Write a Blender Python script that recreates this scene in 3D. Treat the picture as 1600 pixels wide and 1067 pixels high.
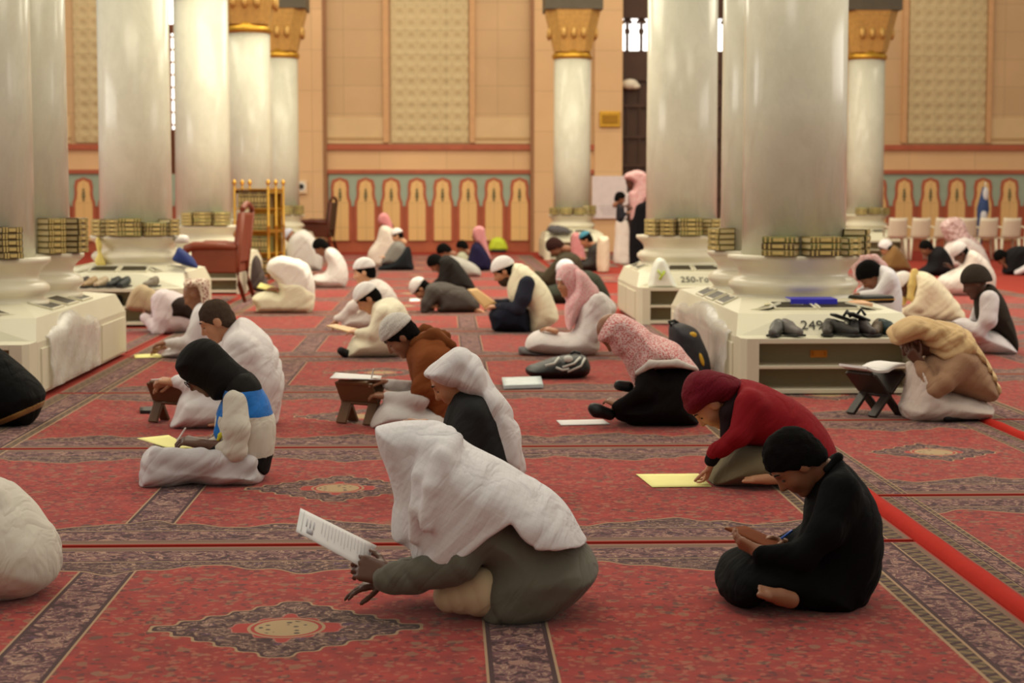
import bpy, bmesh, math, random
import numpy as np
from mathutils import Vector, Matrix
random.seed(7); rng = np.random.default_rng(7)
R = math.radians
for o in list(bpy.data.objects): bpy.data.objects.remove(o)
SC = bpy.context.scene
COL = SC.collection
# ------------------------------------------------------------------ camera
F_PX, CAM_H = 2830.0, 1.35
YAW, PITCH = math.atan(102/F_PX), math.atan(233.5/F_PX)
c_f = np.array([math.sin(YAW)*math.cos(PITCH), math.cos(YAW)*math.cos(PITCH), -math.sin(PITCH)])
c_r = np.array([math.cos(YAW), -math.sin(YAW), 0.0]); c_u = np.cross(c_r, c_f)
cam = bpy.data.cameras.new('camera'); camo = bpy.data.objects.new('camera', cam); COL.objects.link(camo)
camo.matrix_world = Matrix(((c_r[0], c_u[0], -c_f[0], 0), (c_r[1], c_u[1], -c_f[1], 0), (c_r[2], c_u[2], -c_f[2], CAM_H), (0, 0, 0, 1)))
cam.sensor_width = 36; cam.lens = F_PX/1600*36; cam.clip_end = 200
cam.dof.use_dof = True; cam.dof.focus_distance = 6.9; cam.dof.aperture_fstop = 4.2
SC.camera = camo
# ------------------------------------------------------------------ light of the hall
w = bpy.data.worlds.new('world'); SC.world = w; w.use_nodes = True
bg = w.node_tree.nodes['Background']; bg.inputs[0].default_value = (1.0, .93, .76, 1); bg.inputs[1].default_value = .48
def lamp(name, x, y, z, sx, sy, power, col=(1, .90, .68)):
    l = bpy.data.lights.new(name, 'AREA'); l.shape = 'RECTANGLE'; l.size = sx; l.size_y = sy; l.energy = power; l.color = col
    o = bpy.data.objects.new(name, l); COL.objects.link(o); o.location = (x, y, z); return o
lamp('ceiling_lamp', -.4, 6, 7.5, 3, 3, 125, (1, .95, .86))
lamp('ceiling_lamp', -3, 14, 7.0, 4, 4, 260)
lamp('ceiling_lamp', 4.5, 12, 7.0, 4, 4, 230)
lamp('ceiling_lamp', 0, 22, 7.5, 8, 5, 850)
lamp('ceiling_lamp', 0, 31, 7.5, 14, 5, 900)
lamp('ceiling_lamp', 8, 24, 7.5, 5, 6, 480)
o = lamp('ceiling_lamp', 0, 37.0, 8.2, 24, 1.5, 420, (1, .84, .62)); o.rotation_euler = (R(28), 0, 0)
o = lamp('side_window_light', -12, 16, 4.0, 8, 3.0, 420, (1, .95, .86)); o.rotation_euler = (R(90), 0, R(-90))
o = lamp('side_window_light', 13, 15, 4.2, 8, 3.0, 300, (1, .95, .86)); o.rotation_euler = (R(90), 0, R(90))
vs = SC.view_settings
vs.view_transform = 'Standard'; vs.look = 'None'; vs.exposure = 0.0; vs.gamma = 1.0; vs.use_curve_mapping = False
SC.cycles.max_bounces = 6; SC.cycles.sample_clamp_indirect = 4

# ------------------------------------------------------------------ pixel helpers
def ray(px, py):
    d = c_f + c_r*(px-800)/F_PX + c_u*(533.5-py)/F_PX
    return d
O = np.array([0, 0, CAM_H])
def ground(px, py, z=0.0):
    d = ray(px, py); t = (z-CAM_H)/d[2]; return O+d*t
def atY(px, py, Y):
    d = ray(px, py); return O+d*(Y/d[1])
def S_at(py): return (py-300)/CAM_H
# ------------------------------------------------------------------ object helpers
def link(name, me, mat=None, parent=None):
    o = bpy.data.objects.new(name, me); COL.objects.link(o)
    if mat is not None:
        for m in (mat if isinstance(mat, (list, tuple)) else [mat]): me.materials.append(m)
    if parent is not None: o.parent = parent
    return o
def tag(o, label=None, cat=None, group=None, kind=None):
    if label: o['label'] = label
    if cat: o['category'] = cat
    if group: o['group'] = group
    if kind: o['kind'] = kind
    return o
def empty(name, loc=(0, 0, 0), rz=0.0, label=None, cat=None, group=None, kind=None):
    o = bpy.data.objects.new(name, None); COL.objects.link(o); o.empty_display_size = .1
    o.location = tuple(loc); o.rotation_euler = (0, 0, rz); return tag(o, label, cat, group, kind)
def copy_tree(o, parent=None):
    c = o.copy(); COL.objects.link(c)
    if parent is not None: c.parent = parent
    for ch in list(o.children): copy_tree(ch, c)
    return c
def bm_obj(name, bm, mat=None, parent=None, smooth=False):
    me = bpy.data.meshes.new(name)
    bmesh.ops.recalc_face_normals(bm, faces=bm.faces)
    if smooth:
        for f in bm.faces: f.smooth = True
    bm.to_mesh(me); bm.free(); return link(name, me, mat, parent)
def box(bm, c, s, rot=None, mi=0, bev=0.0):
    t = bmesh.new(); bmesh.ops.create_cube(t, size=1)
    for v in t.verts: v.co = Vector((v.co.x*s[0], v.co.y*s[1], v.co.z*s[2]))
    if bev > 0: bmesh.ops.bevel(t, geom=list(t.edges), offset=bev, segments=2, affect='EDGES', profile=.5)
    M = Matrix.Translation(Vector(c)) @ (rot.to_4x4() if rot is not None else Matrix.Identity(4))
    merge(bm, t, M, mi)
def merge(bm, t, M=None, mi=0):
    vm = {}
    for v in t.verts: vm[v] = bm.verts.new(M @ v.co if M else v.co)
    for f in t.faces:
        try:
            nf = bm.faces.new([vm[v] for v in f.verts]); nf.material_index = mi; nf.smooth = f.smooth
        except ValueError: pass
    t.free()
def tube(bm, pts, rads, seg=10, mi=0, cap=True):
    pts = [Vector(p) for p in pts]; rings = []
    if not isinstance(rads, (list, tuple)): rads = [rads]*len(pts)
    for i, p in enumerate(pts):
        d = (pts[min(i+1, len(pts)-1)]-pts[max(i-1, 0)]).normalized()
        a = d.cross(Vector((0, 0, 1)));
        if a.length < .05: a = d.cross(Vector((1, 0, 0)))
        a.normalize(); b = d.cross(a)
        rings.append([bm.verts.new(p+(a*math.cos(t)+b*math.sin(t))*rads[i]) for t in [2*math.pi*k/seg for k in range(seg)]])
    for i in range(len(rings)-1):
        for k in range(seg):
            f = bm.faces.new((rings[i][k], rings[i][(k+1) % seg], rings[i+1][(k+1) % seg], rings[i+1][k])); f.smooth = True; f.material_index = mi
    if cap:
        for r_ in (rings[0], rings[-1]):
            f = bm.faces.new(r_); f.material_index = mi
def lathe(bm, prof, seg=48, mi=0, c=(0, 0)):
    rings = []
    for (r_, z) in prof:
        rings.append([bm.verts.new((c[0]+r_*math.cos(2*math.pi*k/seg), c[1]+r_*math.sin(2*math.pi*k/seg), z)) for k in range(seg)])
    for i in range(len(rings)-1):
        for k in range(seg):
            f = bm.faces.new((rings[i][k], rings[i][(k+1) % seg], rings[i+1][(k+1) % seg], rings[i+1][k])); f.smooth = True; f.material_index = mi
    bm.faces.new(rings[0][::-1]).material_index = mi; bm.faces.new(rings[-1]).material_index = mi
def prism(bm, poly, z0, z1, mi=0):
    a = [bm.verts.new((x, y, z0)) for x, y in poly]; b = [bm.verts.new((x, y, z1)) for x, y in poly]
    n = len(poly)
    for i in range(n): bm.faces.new((a[i], a[(i+1) % n], b[(i+1) % n], b[i])).material_index = mi
    bm.faces.new(a[::-1]).material_index = mi; bm.faces.new(b).material_index = mi
def ellipsoid(bm, c, r, rot=None, mi=0, sub=2):
    t = bmesh.new(); bmesh.ops.create_icosphere(t, subdivisions=sub, radius=1)
    for v in t.verts: v.co = Vector((v.co.x*r[0], v.co.y*r[1], v.co.z*r[2]))
    for f in t.faces: f.smooth = True
    merge(bm, t, Matrix.Translation(Vector(c)) @ (rot.to_4x4() if rot is not None else Matrix.Identity(4)), mi)
def sheet(bm, P, th=.002, mi=0, n=6, curl=None):
    """a thin solid sheet through the four points P, in order round it"""
    P = [Vector(p) for p in P]; nrm = (P[1]-P[0]).cross(P[3]-P[0]).normalized(); g = {}
    for k, off in ((0, th/2), (1, -th/2)):
        for i in range(n+1):
            for j in range(n+1):
                a, b = i/n, j/n
                p = P[0]*(1-a)*(1-b)+P[1]*a*(1-b)+P[2]*a*b+P[3]*(1-a)*b+nrm*off
                if curl: p = p+nrm*curl(a, b)
                g[k, i, j] = bm.verts.new(p)
    for i in range(n):
        for j in range(n):
            for k in (0, 1):
                q = [g[k, i, j], g[k, i+1, j], g[k, i+1, j+1], g[k, i, j+1]]
                f = bm.faces.new(q if k == 0 else q[::-1]); f.material_index = mi; f.smooth = True
    for i in range(n):
        for (a, b, c_, d) in (((0, i, 0), (0, i+1, 0), (1, i+1, 0), (1, i, 0)), ((0, i, n), (0, i+1, n), (1, i+1, n), (1, i, n)),
                              ((0, 0, i), (0, 0, i+1), (1, 0, i+1), (1, 0, i)), ((0, n, i), (0, n, i+1), (1, n, i+1), (1, n, i))):
            bm.faces.new((g[a], g[b], g[c_], g[d])).material_index = mi
# ------------------------------------------------------------------ materials
def srgb(r, g, b):
    return tuple(((c/255)/12.92 if c/255 <= .04045 else ((c/255+.055)/1.055)**2.4) for c in (r, g, b))
class X:
    """tiny expression wrapper over shader math nodes"""
    nt = None
    def __init__(s, v): s.v = v
    @staticmethod
    def op(o, *a, clamp=False):
        n = X.nt.nodes.new('ShaderNodeMath'); n.operation = o; n.use_clamp = clamp
        for i, q in enumerate(a):
            q = q.v if isinstance(q, X) else q
            if isinstance(q, (int, float)): n.inputs[i].default_value = q
            else: X.nt.links.new(q, n.inputs[i])
        return X(n.outputs[0])
    def __add__(s, o): return X.op('ADD', s, o)
    __radd__ = __add__
    def __sub__(s, o): return X.op('SUBTRACT', s, o)
    def __rsub__(s, o): return X.op('SUBTRACT', o, s)
    def __mul__(s, o): return X.op('MULTIPLY', s, o)
    __rmul__ = __mul__
    def __truediv__(s, o): return X.op('DIVIDE', s, o)
    def abs(s): return X.op('ABSOLUTE', s)
    def lt(s, o): return X.op('LESS_THAN', s, o)
    def gt(s, o): return X.op('GREATER_THAN', s, o)
    def cos(s): return X.op('COSINE', s)
    def sin(s): return X.op('SINE', s)
    def fract(s): return X.op('FRACT', s)
    def floor(s): return X.op('FLOOR', s)
    def sqrt(s): return X.op('SQRT', s)
    def min(s, o): return X.op('MINIMUM', s, o)
    def max(s, o): return X.op('MAXIMUM', s, o)
    def clamp(s): return X.op('ADD', s, 0.0, clamp=True)
def nx(m): X.nt = m.node_tree; return m.node_tree
def coords(kind='Object'):
    n = X.nt.nodes.new('ShaderNodeTexCoord'); s = X.nt.nodes.new('ShaderNodeSeparateXYZ'); X.nt.links.new(n.outputs[kind], s.inputs[0])
    return n.outputs[kind], X(s.outputs[0]), X(s.outputs[1]), X(s.outputs[2])
def vec(x, y, z):
    n = X.nt.nodes.new('ShaderNodeCombineXYZ')
    for i, q in enumerate((x, y, z)):
        if isinstance(q, X): X.nt.links.new(q.v, n.inputs[i])
        else: n.inputs[i].default_value = q
    return n.outputs[0]
def noise(v, scale, detail=2.0, rough=.5, dist=0.0):
    n = X.nt.nodes.new('ShaderNodeTexNoise'); X.nt.links.new(v, n.inputs['Vector']); n.inputs['Scale'].default_value = scale
    n.inputs['Detail'].default_value = detail; n.inputs['Roughness'].default_value = rough; n.inputs['Distortion'].default_value = dist
    return X(n.outputs[0])
def voro(v, scale, feat='F1'):
    n = X.nt.nodes.new('ShaderNodeTexVoronoi'); n.feature = feat; X.nt.links.new(v, n.inputs['Vector']); n.inputs['Scale'].default_value = scale
    s = X.nt.nodes.new('ShaderNodeSeparateXYZ'); X.nt.links.new(n.outputs['Color'], s.inputs[0])
    return X(n.outputs['Distance']), X(s.outputs[0]), X(s.outputs[1])
def mixc(f, a, b):
    n = X.nt.nodes.new('ShaderNodeMix'); n.data_type = 'RGBA'
    if isinstance(f, X): X.nt.links.new(f.v, n.inputs[0])
    else: n.inputs[0].default_value = f
    for i, q in ((6, a), (7, b)):
        if isinstance(q, tuple): n.inputs[i].default_value = (*q[:3], 1)
        else: X.nt.links.new(q, n.inputs[i])
    return n.outputs[2]
def new_mat(name, rough=.8, metal=0.0, spec=.5):
    m = bpy.data.materials.new(name); m.use_nodes = True; b = m.node_tree.nodes['Principled BSDF']
    b.inputs['Roughness'].default_value = rough; b.inputs['Metallic'].default_value = metal; b.inputs['Specular IOR Level'].default_value = spec
    nx(m); return m, b
def set_col(m, b, c):
    if isinstance(c, tuple): b.inputs['Base Color'].default_value = (*c[:3], 1)
    else: m.node_tree.links.new(c, b.inputs['Base Color'])
def bump(m, b, h, strength=.3, dist=.01):
    n = m.node_tree.nodes.new('ShaderNodeBump'); n.inputs['Strength'].default_value = strength; n.inputs['Distance'].default_value = dist
    m.node_tree.links.new(h.v if isinstance(h, X) else h, n.inputs['Height']); m.node_tree.links.new(n.outputs[0], b.inputs['Normal'])
_mc = {}
def plain(name, rgb, rough=.7, metal=0.0, var=.12, scale=8.0, spec=.4, bmp=0.0, bscale=60):
    key = (name, rgb, rough, metal)
    if key in _mc: return _mc[key]
    m, b = new_mat(name, rough, metal, spec); v, x, y, z = coords()
    c = srgb(*rgb); n = noise(v, scale, 3)
    set_col(m, b, mixc(n, tuple(q*(1-var) for q in c), tuple(min(q*(1+var), 1) for q in c)))
    if bmp: bump(m, b, noise(v, bscale, 2), bmp, .005)
    _mc[key] = m; return m
def cloth(rgb, weave=.35, pat=None):
    key = ('cloth', rgb, pat)
    if key in _mc: return _mc[key]
    m, b = new_mat('cloth', .9, 0, .25); v, x, y, z = coords()
    c = srgb(*rgb); n = noise(v, 7, 4)
    col = mixc(n, tuple(q*.90 for q in c), tuple(min(1, q*1.07) for q in c))
    if pat == 'shemagh':      # red and white hound's-tooth weave
        k = 2*math.pi/.017
        d, r1, r2 = voro(v, 105); col = mixc(((d-.34)*5).clamp()*.75, col, srgb(226, 206, 202))
    if pat == 'check':        # faint woven grid in white cotton
        k = 2*math.pi/.02
        g = ((x*.9+z*.43)*k).sin().max(((z*.9-x*.43)*k).sin())
        col = mixc((g-.75)*1.2, col, tuple(q*.80 for q in c))
    if pat == 'knit':
        d, r1, r2 = voro(v, 260); col = mixc((d*1.3).clamp(), tuple(min(1, q*1.15) for q in c), tuple(q*.6 for q in c))
    if pat == 'motif':        # dark broken motif on white
        d, r1, r2 = voro(v, 60); col = mixc(r1.gt(.68), col, srgb(150, 92, 80))
    set_col(m, b, col)
    b.inputs['Sheen Weight'].default_value = .08 if sum(rgb) > 240 else .0
    if sum(rgb) < 240: b.inputs['Specular IOR Level'].default_value = .12
    n2 = noise(vec((x*.8+z*.6)*1.0, y*.6, (z*.8-x*.6)*.30), 9, 3, .5, .6); cr = ((n2-.5).abs()*5).clamp()
    bump(m, b, cr*.8+noise(v, 320, 1)*.06, min(1, weave*1.5), .014)
    _mc[key] = m; return m
# ================================================================== CARPETS AND FLOOR
def carpet_mat(name, a, b, strips, med_u, bord, cell):
    m, bs = new_mat(name, .95, 0, .1); v, u, vv, z = coords()
    TAN, CREAM, BLACK, MAUVE = srgb(150, 120, 96), srgb(205, 170, 128), srgb(40, 32, 38), srgb(126, 88, 92)
    PURP, GREEN, RED, DRED = srgb(88, 66, 92), srgb(70, 80, 72), srgb(204, 60, 48), srgb(156, 44, 38)
    wob = vec(u+noise(v, 14, 2)*.05, vv+noise(v, 17, 2)*.05, 0.0)
    # red field strewn with small flowers and leaves
    n1 = noise(v, 11, 3); field = mixc((n1*2.4-.7).clamp(), DRED, RED)
    for sc, thr, rad, cols in ((15, .52, .33, (srgb(164, 128, 96), srgb(84, 86, 68))), (26, .50, .36, (srgb(180, 122, 90), srgb(96, 48, 42))), (42, .40, .42, (srgb(212, 116, 90), srgb(52, 38, 42)))):
        d, r1, r2 = voro(wob, sc); fl = d.lt(rad)*r1.gt(thr)
        field = mixc(fl*(.42+.50*noise(v, 9, 2)), field, mixc(r2.gt(.62), cols[0], cols[1]))
    # mosaic of scrolls used in the bands
    def mosaic(sc, base, c2, c3):
        d, r1, r2 = voro(wob, sc); q = noise(wob, sc*1.5, 2, .6, 1.5)
        col = mixc(q.gt(.56), base, c2); col = mixc(d.lt(.30)*r1.gt(.45), col, c3); col = mixc(d.lt(.22)*r2.gt(.72), col, PURP)
        return mixc(((q-.42).abs()).lt(.028), col, srgb(206, 168, 140))
    band = mosaic(14, srgb(120, 80, 84), srgb(26, 22, 32), srgb(180, 136, 118)); dark = mosaic(17, srgb(100, 78, 70), srgb(26, 22, 32), PURP)
    au, av = u.abs(), vv.abs(); eu = a-au; ev = b-av
    col = field
    for s in strips:
        ds = (u-s).abs()
        col = mixc(ds.lt(.102), col, CREAM); col = mixc(ds.lt(.094), col, BLACK); col = mixc(ds.lt(.080), col, band)
    mu = u-med_u; sm = a < 1; kx, ky = (.34, .30) if sm else (.43, .37)
    mA, mB = mu.abs(), av
    dm = mA/kx+mB/ky+((mA-mB)*46).sin()*.055+((mA+mB)*30).cos()*.03
    for lim, c in ((1.035, CREAM), (.99, BLACK), (.93, dark), (.50, srgb(206, 130, 116)), (.475, RED)):
        col = mixc(dm.lt(lim), col, c)
    de = (mu/.098)*(mu/.098)+(mB/.105)*(mB/.105)
    for lim, c in ((1.5, CREAM), (1.25, RED), (1.0, srgb(214, 186, 136)), ):
        col = mixc(de.lt(lim), col, c)
    d, r1, r2 = voro(v, 34); col = mixc(de.lt(.75)*d.lt(.35)*r1.gt(.5), col, GREEN)
    # scalloped spandrels along the two long edges
    ph = (u-med_u)*(4*math.pi/cell)
    sc_ = .41+ph.cos()*.065+(ph*3).cos()*.018+(u*38).sin()*.012
    for o_, c in ((.014, CREAM), (.0, BLACK), (-.012, dark)):
        col = mixc(ev.lt(sc_+o_), col, c)
    for lim, c in ((.285, CREAM), (.275, BLACK), (.262, band), (.085, TAN), (.07, srgb(120, 96, 74)), (.045, TAN), (.012, srgb(196, 60, 44))):
        col = mixc(ev.lt(lim), col, c)
    # straight borders along the two short edges
    e = eu; guard = mixc(((vv+u*.6)*120).sin().gt(.1), srgb(150, 128, 84), srgb(86, 84, 60))
    guard = mixc(((vv-u*.6)*88).sin().gt(.55), guard, BLACK)
    for lim, c in ((bord, CREAM), (bord*.965, guard), (bord*.84, CREAM), (bord*.81, BLACK), (bord*.76, band), (bord*.36, BLACK), (bord*.32, CREAM), (bord*.30, guard), (bord*.10, TAN), (.01, srgb(196, 60, 44))):
        col = mixc(e.lt(lim), col, c)
    col = mixc(ev.lt(.013), col, srgb(196, 60, 44))
    fine = noise(v, 420, 1); col = mixc(fine*.35, col, DRED)
    sc3 = X.nt.nodes.new('ShaderNodeVectorMath'); sc3.operation = 'SCALE'; X.nt.links.new(col, sc3.inputs[0]); sc3.inputs['Scale'].default_value = .66; col = sc3.outputs[0]
    set_col(m, bs, col); bump(m, bs, noise(v, 500, 1)+noise(v, 60, 2)*.6, .35, .006)
    bs.inputs['Sheen Weight'].default_value = .15
    return m
ROW0, PER = 6.834, 2.643
XL, XR = -2.60, 1.80
red_felt = plain('red_felt', (146, 54, 44), .95, 0, .12, 30, .1)
bm = bmesh.new(); box(bm, (2, 22, -.06), (40, 44, .12)); fl = bm_obj('floor', bm, red_felt); tag(fl, kind='structure')
ca = (XR-XL)/2; cc = (XR+XL)/2
M_main = carpet_mat('carpet_main', ca, 1.30, (-1.203-cc, .209-cc), -.497-cc, .32, 1.412)
AL, AR = 1.90, 3.12
M_aisle = carpet_mat('carpet_aisle', (AR-AL)/2, 1.30, (), 0.0, .15, 1.25)
def carpet_mesh(a, b, mat):
    bm = bmesh.new(); box(bm, (0, 0, .006), (2*a, 2*b, .012), bev=.004); me = bpy.data.meshes.new('carpet')
    bm.to_mesh(me); bm.free(); me.materials.append(mat); return me
ORD = ['first', 'second', 'third', 'fourth', 'fifth', 'sixth', 'seventh', 'eighth', 'ninth', 'tenth', 'eleventh', 'twelfth', 'thirteenth', 'fourteenth']
me_main = carpet_mesh(ca, 1.30, M_main); me_aisle = carpet_mesh((AR-AL)/2, 1.30, M_aisle)
def lay(me, x, rows, y0, label, group):
    for k in range(rows):
        o = bpy.data.objects.new('carpet', me); COL.objects.link(o); o.location = (x, y0+PER*k, 0)
        tag(o, label % ORD[k], 'carpet', group)
lay(me_main, cc, 13, ROW0-PER/2, 'wide red medallion carpet, %s row from the front of the middle aisle', 'middle aisle carpets')
ys = 7.87+PER/2
# the aisle under the right-hand columns: only where no column base stands
k = 0
for y in (ys-PER, ys, 17.1+.35, 22.6, 28.2, 33.6):
    o = bpy.data.objects.new('carpet', me_aisle); COL.objects.link(o); o.location = ((AL+AR)/2, y, 0)
    tag(o, 'narrow red medallion carpet in line with the right columns, %s from the front' % ORD[k], 'carpet', 'narrow carpets between right columns'); k += 1
bm = bmesh.new(); box(bm, (0, -.63, .006), (AR-AL, 1.34, .012), bev=.004); me = bpy.data.meshes.new('carpet'); bm.to_mesh(me); bm.free(); me.materials.append(M_aisle)
o = bpy.data.objects.new('carpet', me); COL.objects.link(o); o.location = ((AL+AR)/2, ys+PER+.0, 0); tag(o, 'cut narrow red carpet ending at the front of the 249 shelf', 'carpet', 'narrow carpets between right columns')
for k, y in enumerate((8.6, 16.6, 22.2, 28.2, 34.0)):
    o = bpy.data.objects.new('carpet', me_aisle); COL.objects.link(o); o.location = (-3.3, y, 0)
    tag(o, 'narrow red carpet in line with the left columns, %s from the front' % ORD[k], 'carpet', 'narrow carpets between left columns')
lay(me_main, 3.21+ca, 13, 7.87+PER/2-PER, 'wide red carpet right of the column line, %s row from the front', 'right aisle carpets')
def roll(x, y0, y1, r, label):
    bm = bmesh.new(); n = 40; prof = [(-r, 0), (-r*.8, r*.55), (-r*.3, r*.8), (r*.3, r*.8), (r*.8, r*.55), (r, 0)]; prev = None
    for i in range(n+1):
        y = y0+(y1-y0)*i/n; w_ = 1+.08*math.sin(i*2.1)
        ring = [bm.verts.new((p*w_, y-y0, q*w_)) for p, q in prof]
        if prev:
            for j in range(len(prof)-1):
                f = bm.faces.new((prev[j], prev[j+1], ring[j+1], ring[j])); f.smooth = True
        else: bm.faces.new(ring)
        prev = ring
    bm.faces.new(prev[::-1])
    o = bm_obj('carpet_edging', bm, plain('red_edging', (176, 42, 32), .95, 0, .12, 20, .1)); o.location = (x, y0, .001); tag(o, label, 'edging')
roll((XR+AL)/2, 3.6, 11.6, .045, 'bright red rolled edging between middle carpets and right column carpets')
roll((AR+3.21)/2, 5.4, 11.6, .04, 'bright red rolled edging right of the narrow carpets, behind the book stand')
roll(XL-.035, 8.0, 11.5, .03, 'bright red edging beside the left column base')

# ================================================================== BACK WALL
WY = 41.0
def wx(px): return float(atY(px, 300, WY)[0])
def wz(py): return float(atY(800, py, WY)[2])
def stone(name, rgb, bw, bh, joint=.012, lattice=False):
    m, b = new_mat(name, .55, 0, .4); v, x, y, z = coords()
    c = srgb(*rgb); n = noise(v, 1.3, 4); fx = (x/bw).fract(); fz = (z/bh).fract()
    d, r1, r2 = voro(vec((x/bw).floor(), (z/bh).floor(), 0.0), 1.37)
    col = mixc(n, tuple(q*.86 for q in c), tuple(min(q*1.1, 1) for q in c)); col = mixc(r1*.35, col, tuple(q*.85 for q in c))
    j = fx.lt(joint/bw).max(fz.lt(joint/bh)); col = mixc(j*.7, col, tuple(q*.55 for q in c))
    if lattice:   # carved star lattice
        k = 2*math.pi/.26; s = ((x+z)*k*.5).sin()*((x-z)*k*.5).sin(); t = (x*k).cos()*(z*k).cos()
        g = (s+t*.5); rim = ((g.abs()-.35).abs()).lt(.1); col = mixc(rim*.45, col, tuple(min(1, q*1.3) for q in c)); col = mixc(g.gt(.55)*.4, col, tuple(q*.66 for q in c))
        bump(m, b, g, .5, .02)
    set_col(m, b, col); return m
tanst = stone('tan_stone', (206, 172, 128), 1.15, .62); peach = stone('peach_stone', (224, 184, 136), 1.5, .9)
lattice = stone('lattice_stone', (200, 180, 136), 1.72, .55, .012, True); cream = stone('cream_stone', (230, 188, 124), .9, .55)
redm = plain('red_marble', (174, 92, 62), .4, 0, .2, 4); teal = plain('teal_inlay', (156, 172, 152), .5, 0, .1, 6)
greym = plain('grey_motif', (108, 104, 70), .6, 0, .1, 6)
wood = plain('dark_wood', (70, 42, 24), .5, 0, .25, 4)
# wall_back : slab pieces between doors
DOORS = ((wx(225), wx(302)), (wx(972), wx(1142)))
def wall_piece(bm, x0, x1, z0=0, z1=7.6, y=WY, t=.4): box(bm, ((x0+x1)/2, y+t/2, (z0+z1)/2), (x1-x0, t, z1-z0))
bm = bmesh.new(); xs = [-16, DOORS[0][0], DOORS[0][1], DOORS[1][0], DOORS[1][1], 20]
for a_, b_ in ((0, 1), (2, 3), (4, 5)): wall_piece(bm, xs[a_], xs[b_])
wall = bm_obj('wall_back', bm, tanst); tag(wall, kind='structure')
ZR1, ZR2 = wz(230), wz(268)
def wpart(name, boxes, mat):
    bm = bmesh.new()
    for (x0, x1, z0, z1, out) in boxes: box(bm, ((x0+x1)/2, WY-out/2+.005, (z0+z1)/2), (x1-x0, out+.01, z1-z0))
    return bm_obj(name, bm, mat, wall)
segs = [(xs[0], xs[1]), (xs[2], xs[3]), (xs[4], xs[5])]
wpart('red_cornice', [(a_, b_, ZR1-.06, ZR1+.06, .10) for a_, b_ in segs]+[(a_, b_, ZR2-.05, ZR2+.04, .08) for a_, b_ in segs], redm)
wpart('plain_frieze', [(a_, b_, ZR2+.04, ZR1-.06, .03) for a_, b_ in segs], peach)
piers = [(wx(458), wx(507)), (wx(832), wx(868)), (wx(928), wx(971)), (wx(1142), wx(1180))]
wpart('pier', [(a_, b_, 0, 7.6, .14) for a_, b_ in piers], peach)
wpart('lattice_panel', [(wx(612), wx(732), ZR1+.1, 7.6, .05), (wx(1416), wx(1536), ZR1+.1, 7.6, .05), (wx(120), wx(200), ZR1+.1, 7.6, .05)], lattice)
wpart('panel_moulding', [(wx(p)-.06, wx(p)+.06, ZR1+.1, 7.6, .09) for p in (604, 738, 1410, 1541)], plain('tan_moulding', (205, 160, 112), .5, 0, .12))
wpart('panel_edge', [(wx(p)-.04, wx(p)+.04, 0, 7.6, .16) for p in (509, 831)], plain('brown_moulding', (150, 106, 70), .5, 0, .12))
wpart('pale_course', [(wx(a_), wx(b_), ZR1+.08, ZR1+.66, .035) for a_, b_ in ((512, 600), (742, 828), (1546, 1700), (40, 112), (204, 228))], plain('pale_stone', (214, 184, 138), .5, 0, .08, 3))
wpart('carved_line', [(wx(a_), wx(b_), ZR1+.16, ZR1+.22, .05) for a_, b_ in ((512, 600), (742, 828), (1546, 1700), (40, 112), (204, 228))], plain('carved_stone', (186, 152, 104), .6, 0, .2, 30))
# dado of lobed arches
runs = [(40, 457, 531.5-400, 40.0), (510, 831, 531.5, 40.0), (1352, 1760, 1411.6, 41.1)]
wpart('dado_field', [(wx(a_), wx(b_), 0, ZR2-.05, .02) for a_, b_, c_, d_ in runs], redm)
wpart('teal_spandrel', [(wx(a_)+.05, wx(b_)-.05, wz(322), ZR2-.06, .035) for a_, b_, c_, d_ in runs], teal)
def arch_outline(hw, z0, zs, zt, grow=0.0):
    p = [(-hw-grow, z0), (-hw-grow, zs-.05)]
    lobes = [(-hw*.98, zs+.02), (-hw*.80, zs+.11), (-hw*.72, zs+.22), (-hw*.76, zs+.33), (-hw*.60, zs+.47), (-hw*.30, zt-.04), (0, zt)]
    p += [(x-(grow if x < 0 else 0), z+grow*.9*(1 if i > 2 else .3)) for i, (x, z) in enumerate(lobes)]
    return p+[(-x, z) for x, z in p[-2::-1]]
def arch_mesh(grow, out):
    bm = bmesh.new(); o_ = arch_outline(.190, .26, wz(318), wz(281), grow)
    f = [bm.verts.new((x, -out, z)) for x, z in o_]; g = [bm.verts.new((x, 0, z)) for x, z in o_]; n = len(f)
    bm.faces.new(f)
    for i in range(n): bm.faces.new((f[i], f[(i+1) % n], g[(i+1) % n], g[i]))
    bmesh.ops.recalc_face_normals(bm, faces=bm.faces); me = bpy.data.meshes.new('arch'); bm.to_mesh(me); bm.free(); return me
me_rim, me_in = arch_mesh(.062, .06), arch_mesh(0, .075); me_rim.materials.append(redm); me_in.materials.append(cream)
bm = bmesh.new()
for zc, r_ in ((wz(297), .03), (wz(302), .045), (wz(307), .05), (wz(312), .03)): ellipsoid(bm, (0, -.075, zc), (r_, .012, .045), sub=1)
me_mo = bpy.data.meshes.new('motif'); bm.to_mesh(me_mo); bm.free(); me_mo.materials.append(greym)
for a_, b_, c_, d_ in runs:
    n0 = math.ceil((a_+14-c_)/d_); n1 = math.floor((b_-14-c_)/d_)
    for k in range(n0, n1+1):
        for nm, me in (('arch_rim', me_rim), ('arch_niche', me_in), ('arch_motif', me_mo)):
            o = bpy.data.objects.new(nm, me); COL.objects.link(o); o.parent = wall; o.location = (wx(c_+d_*k), WY, 0)
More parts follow.
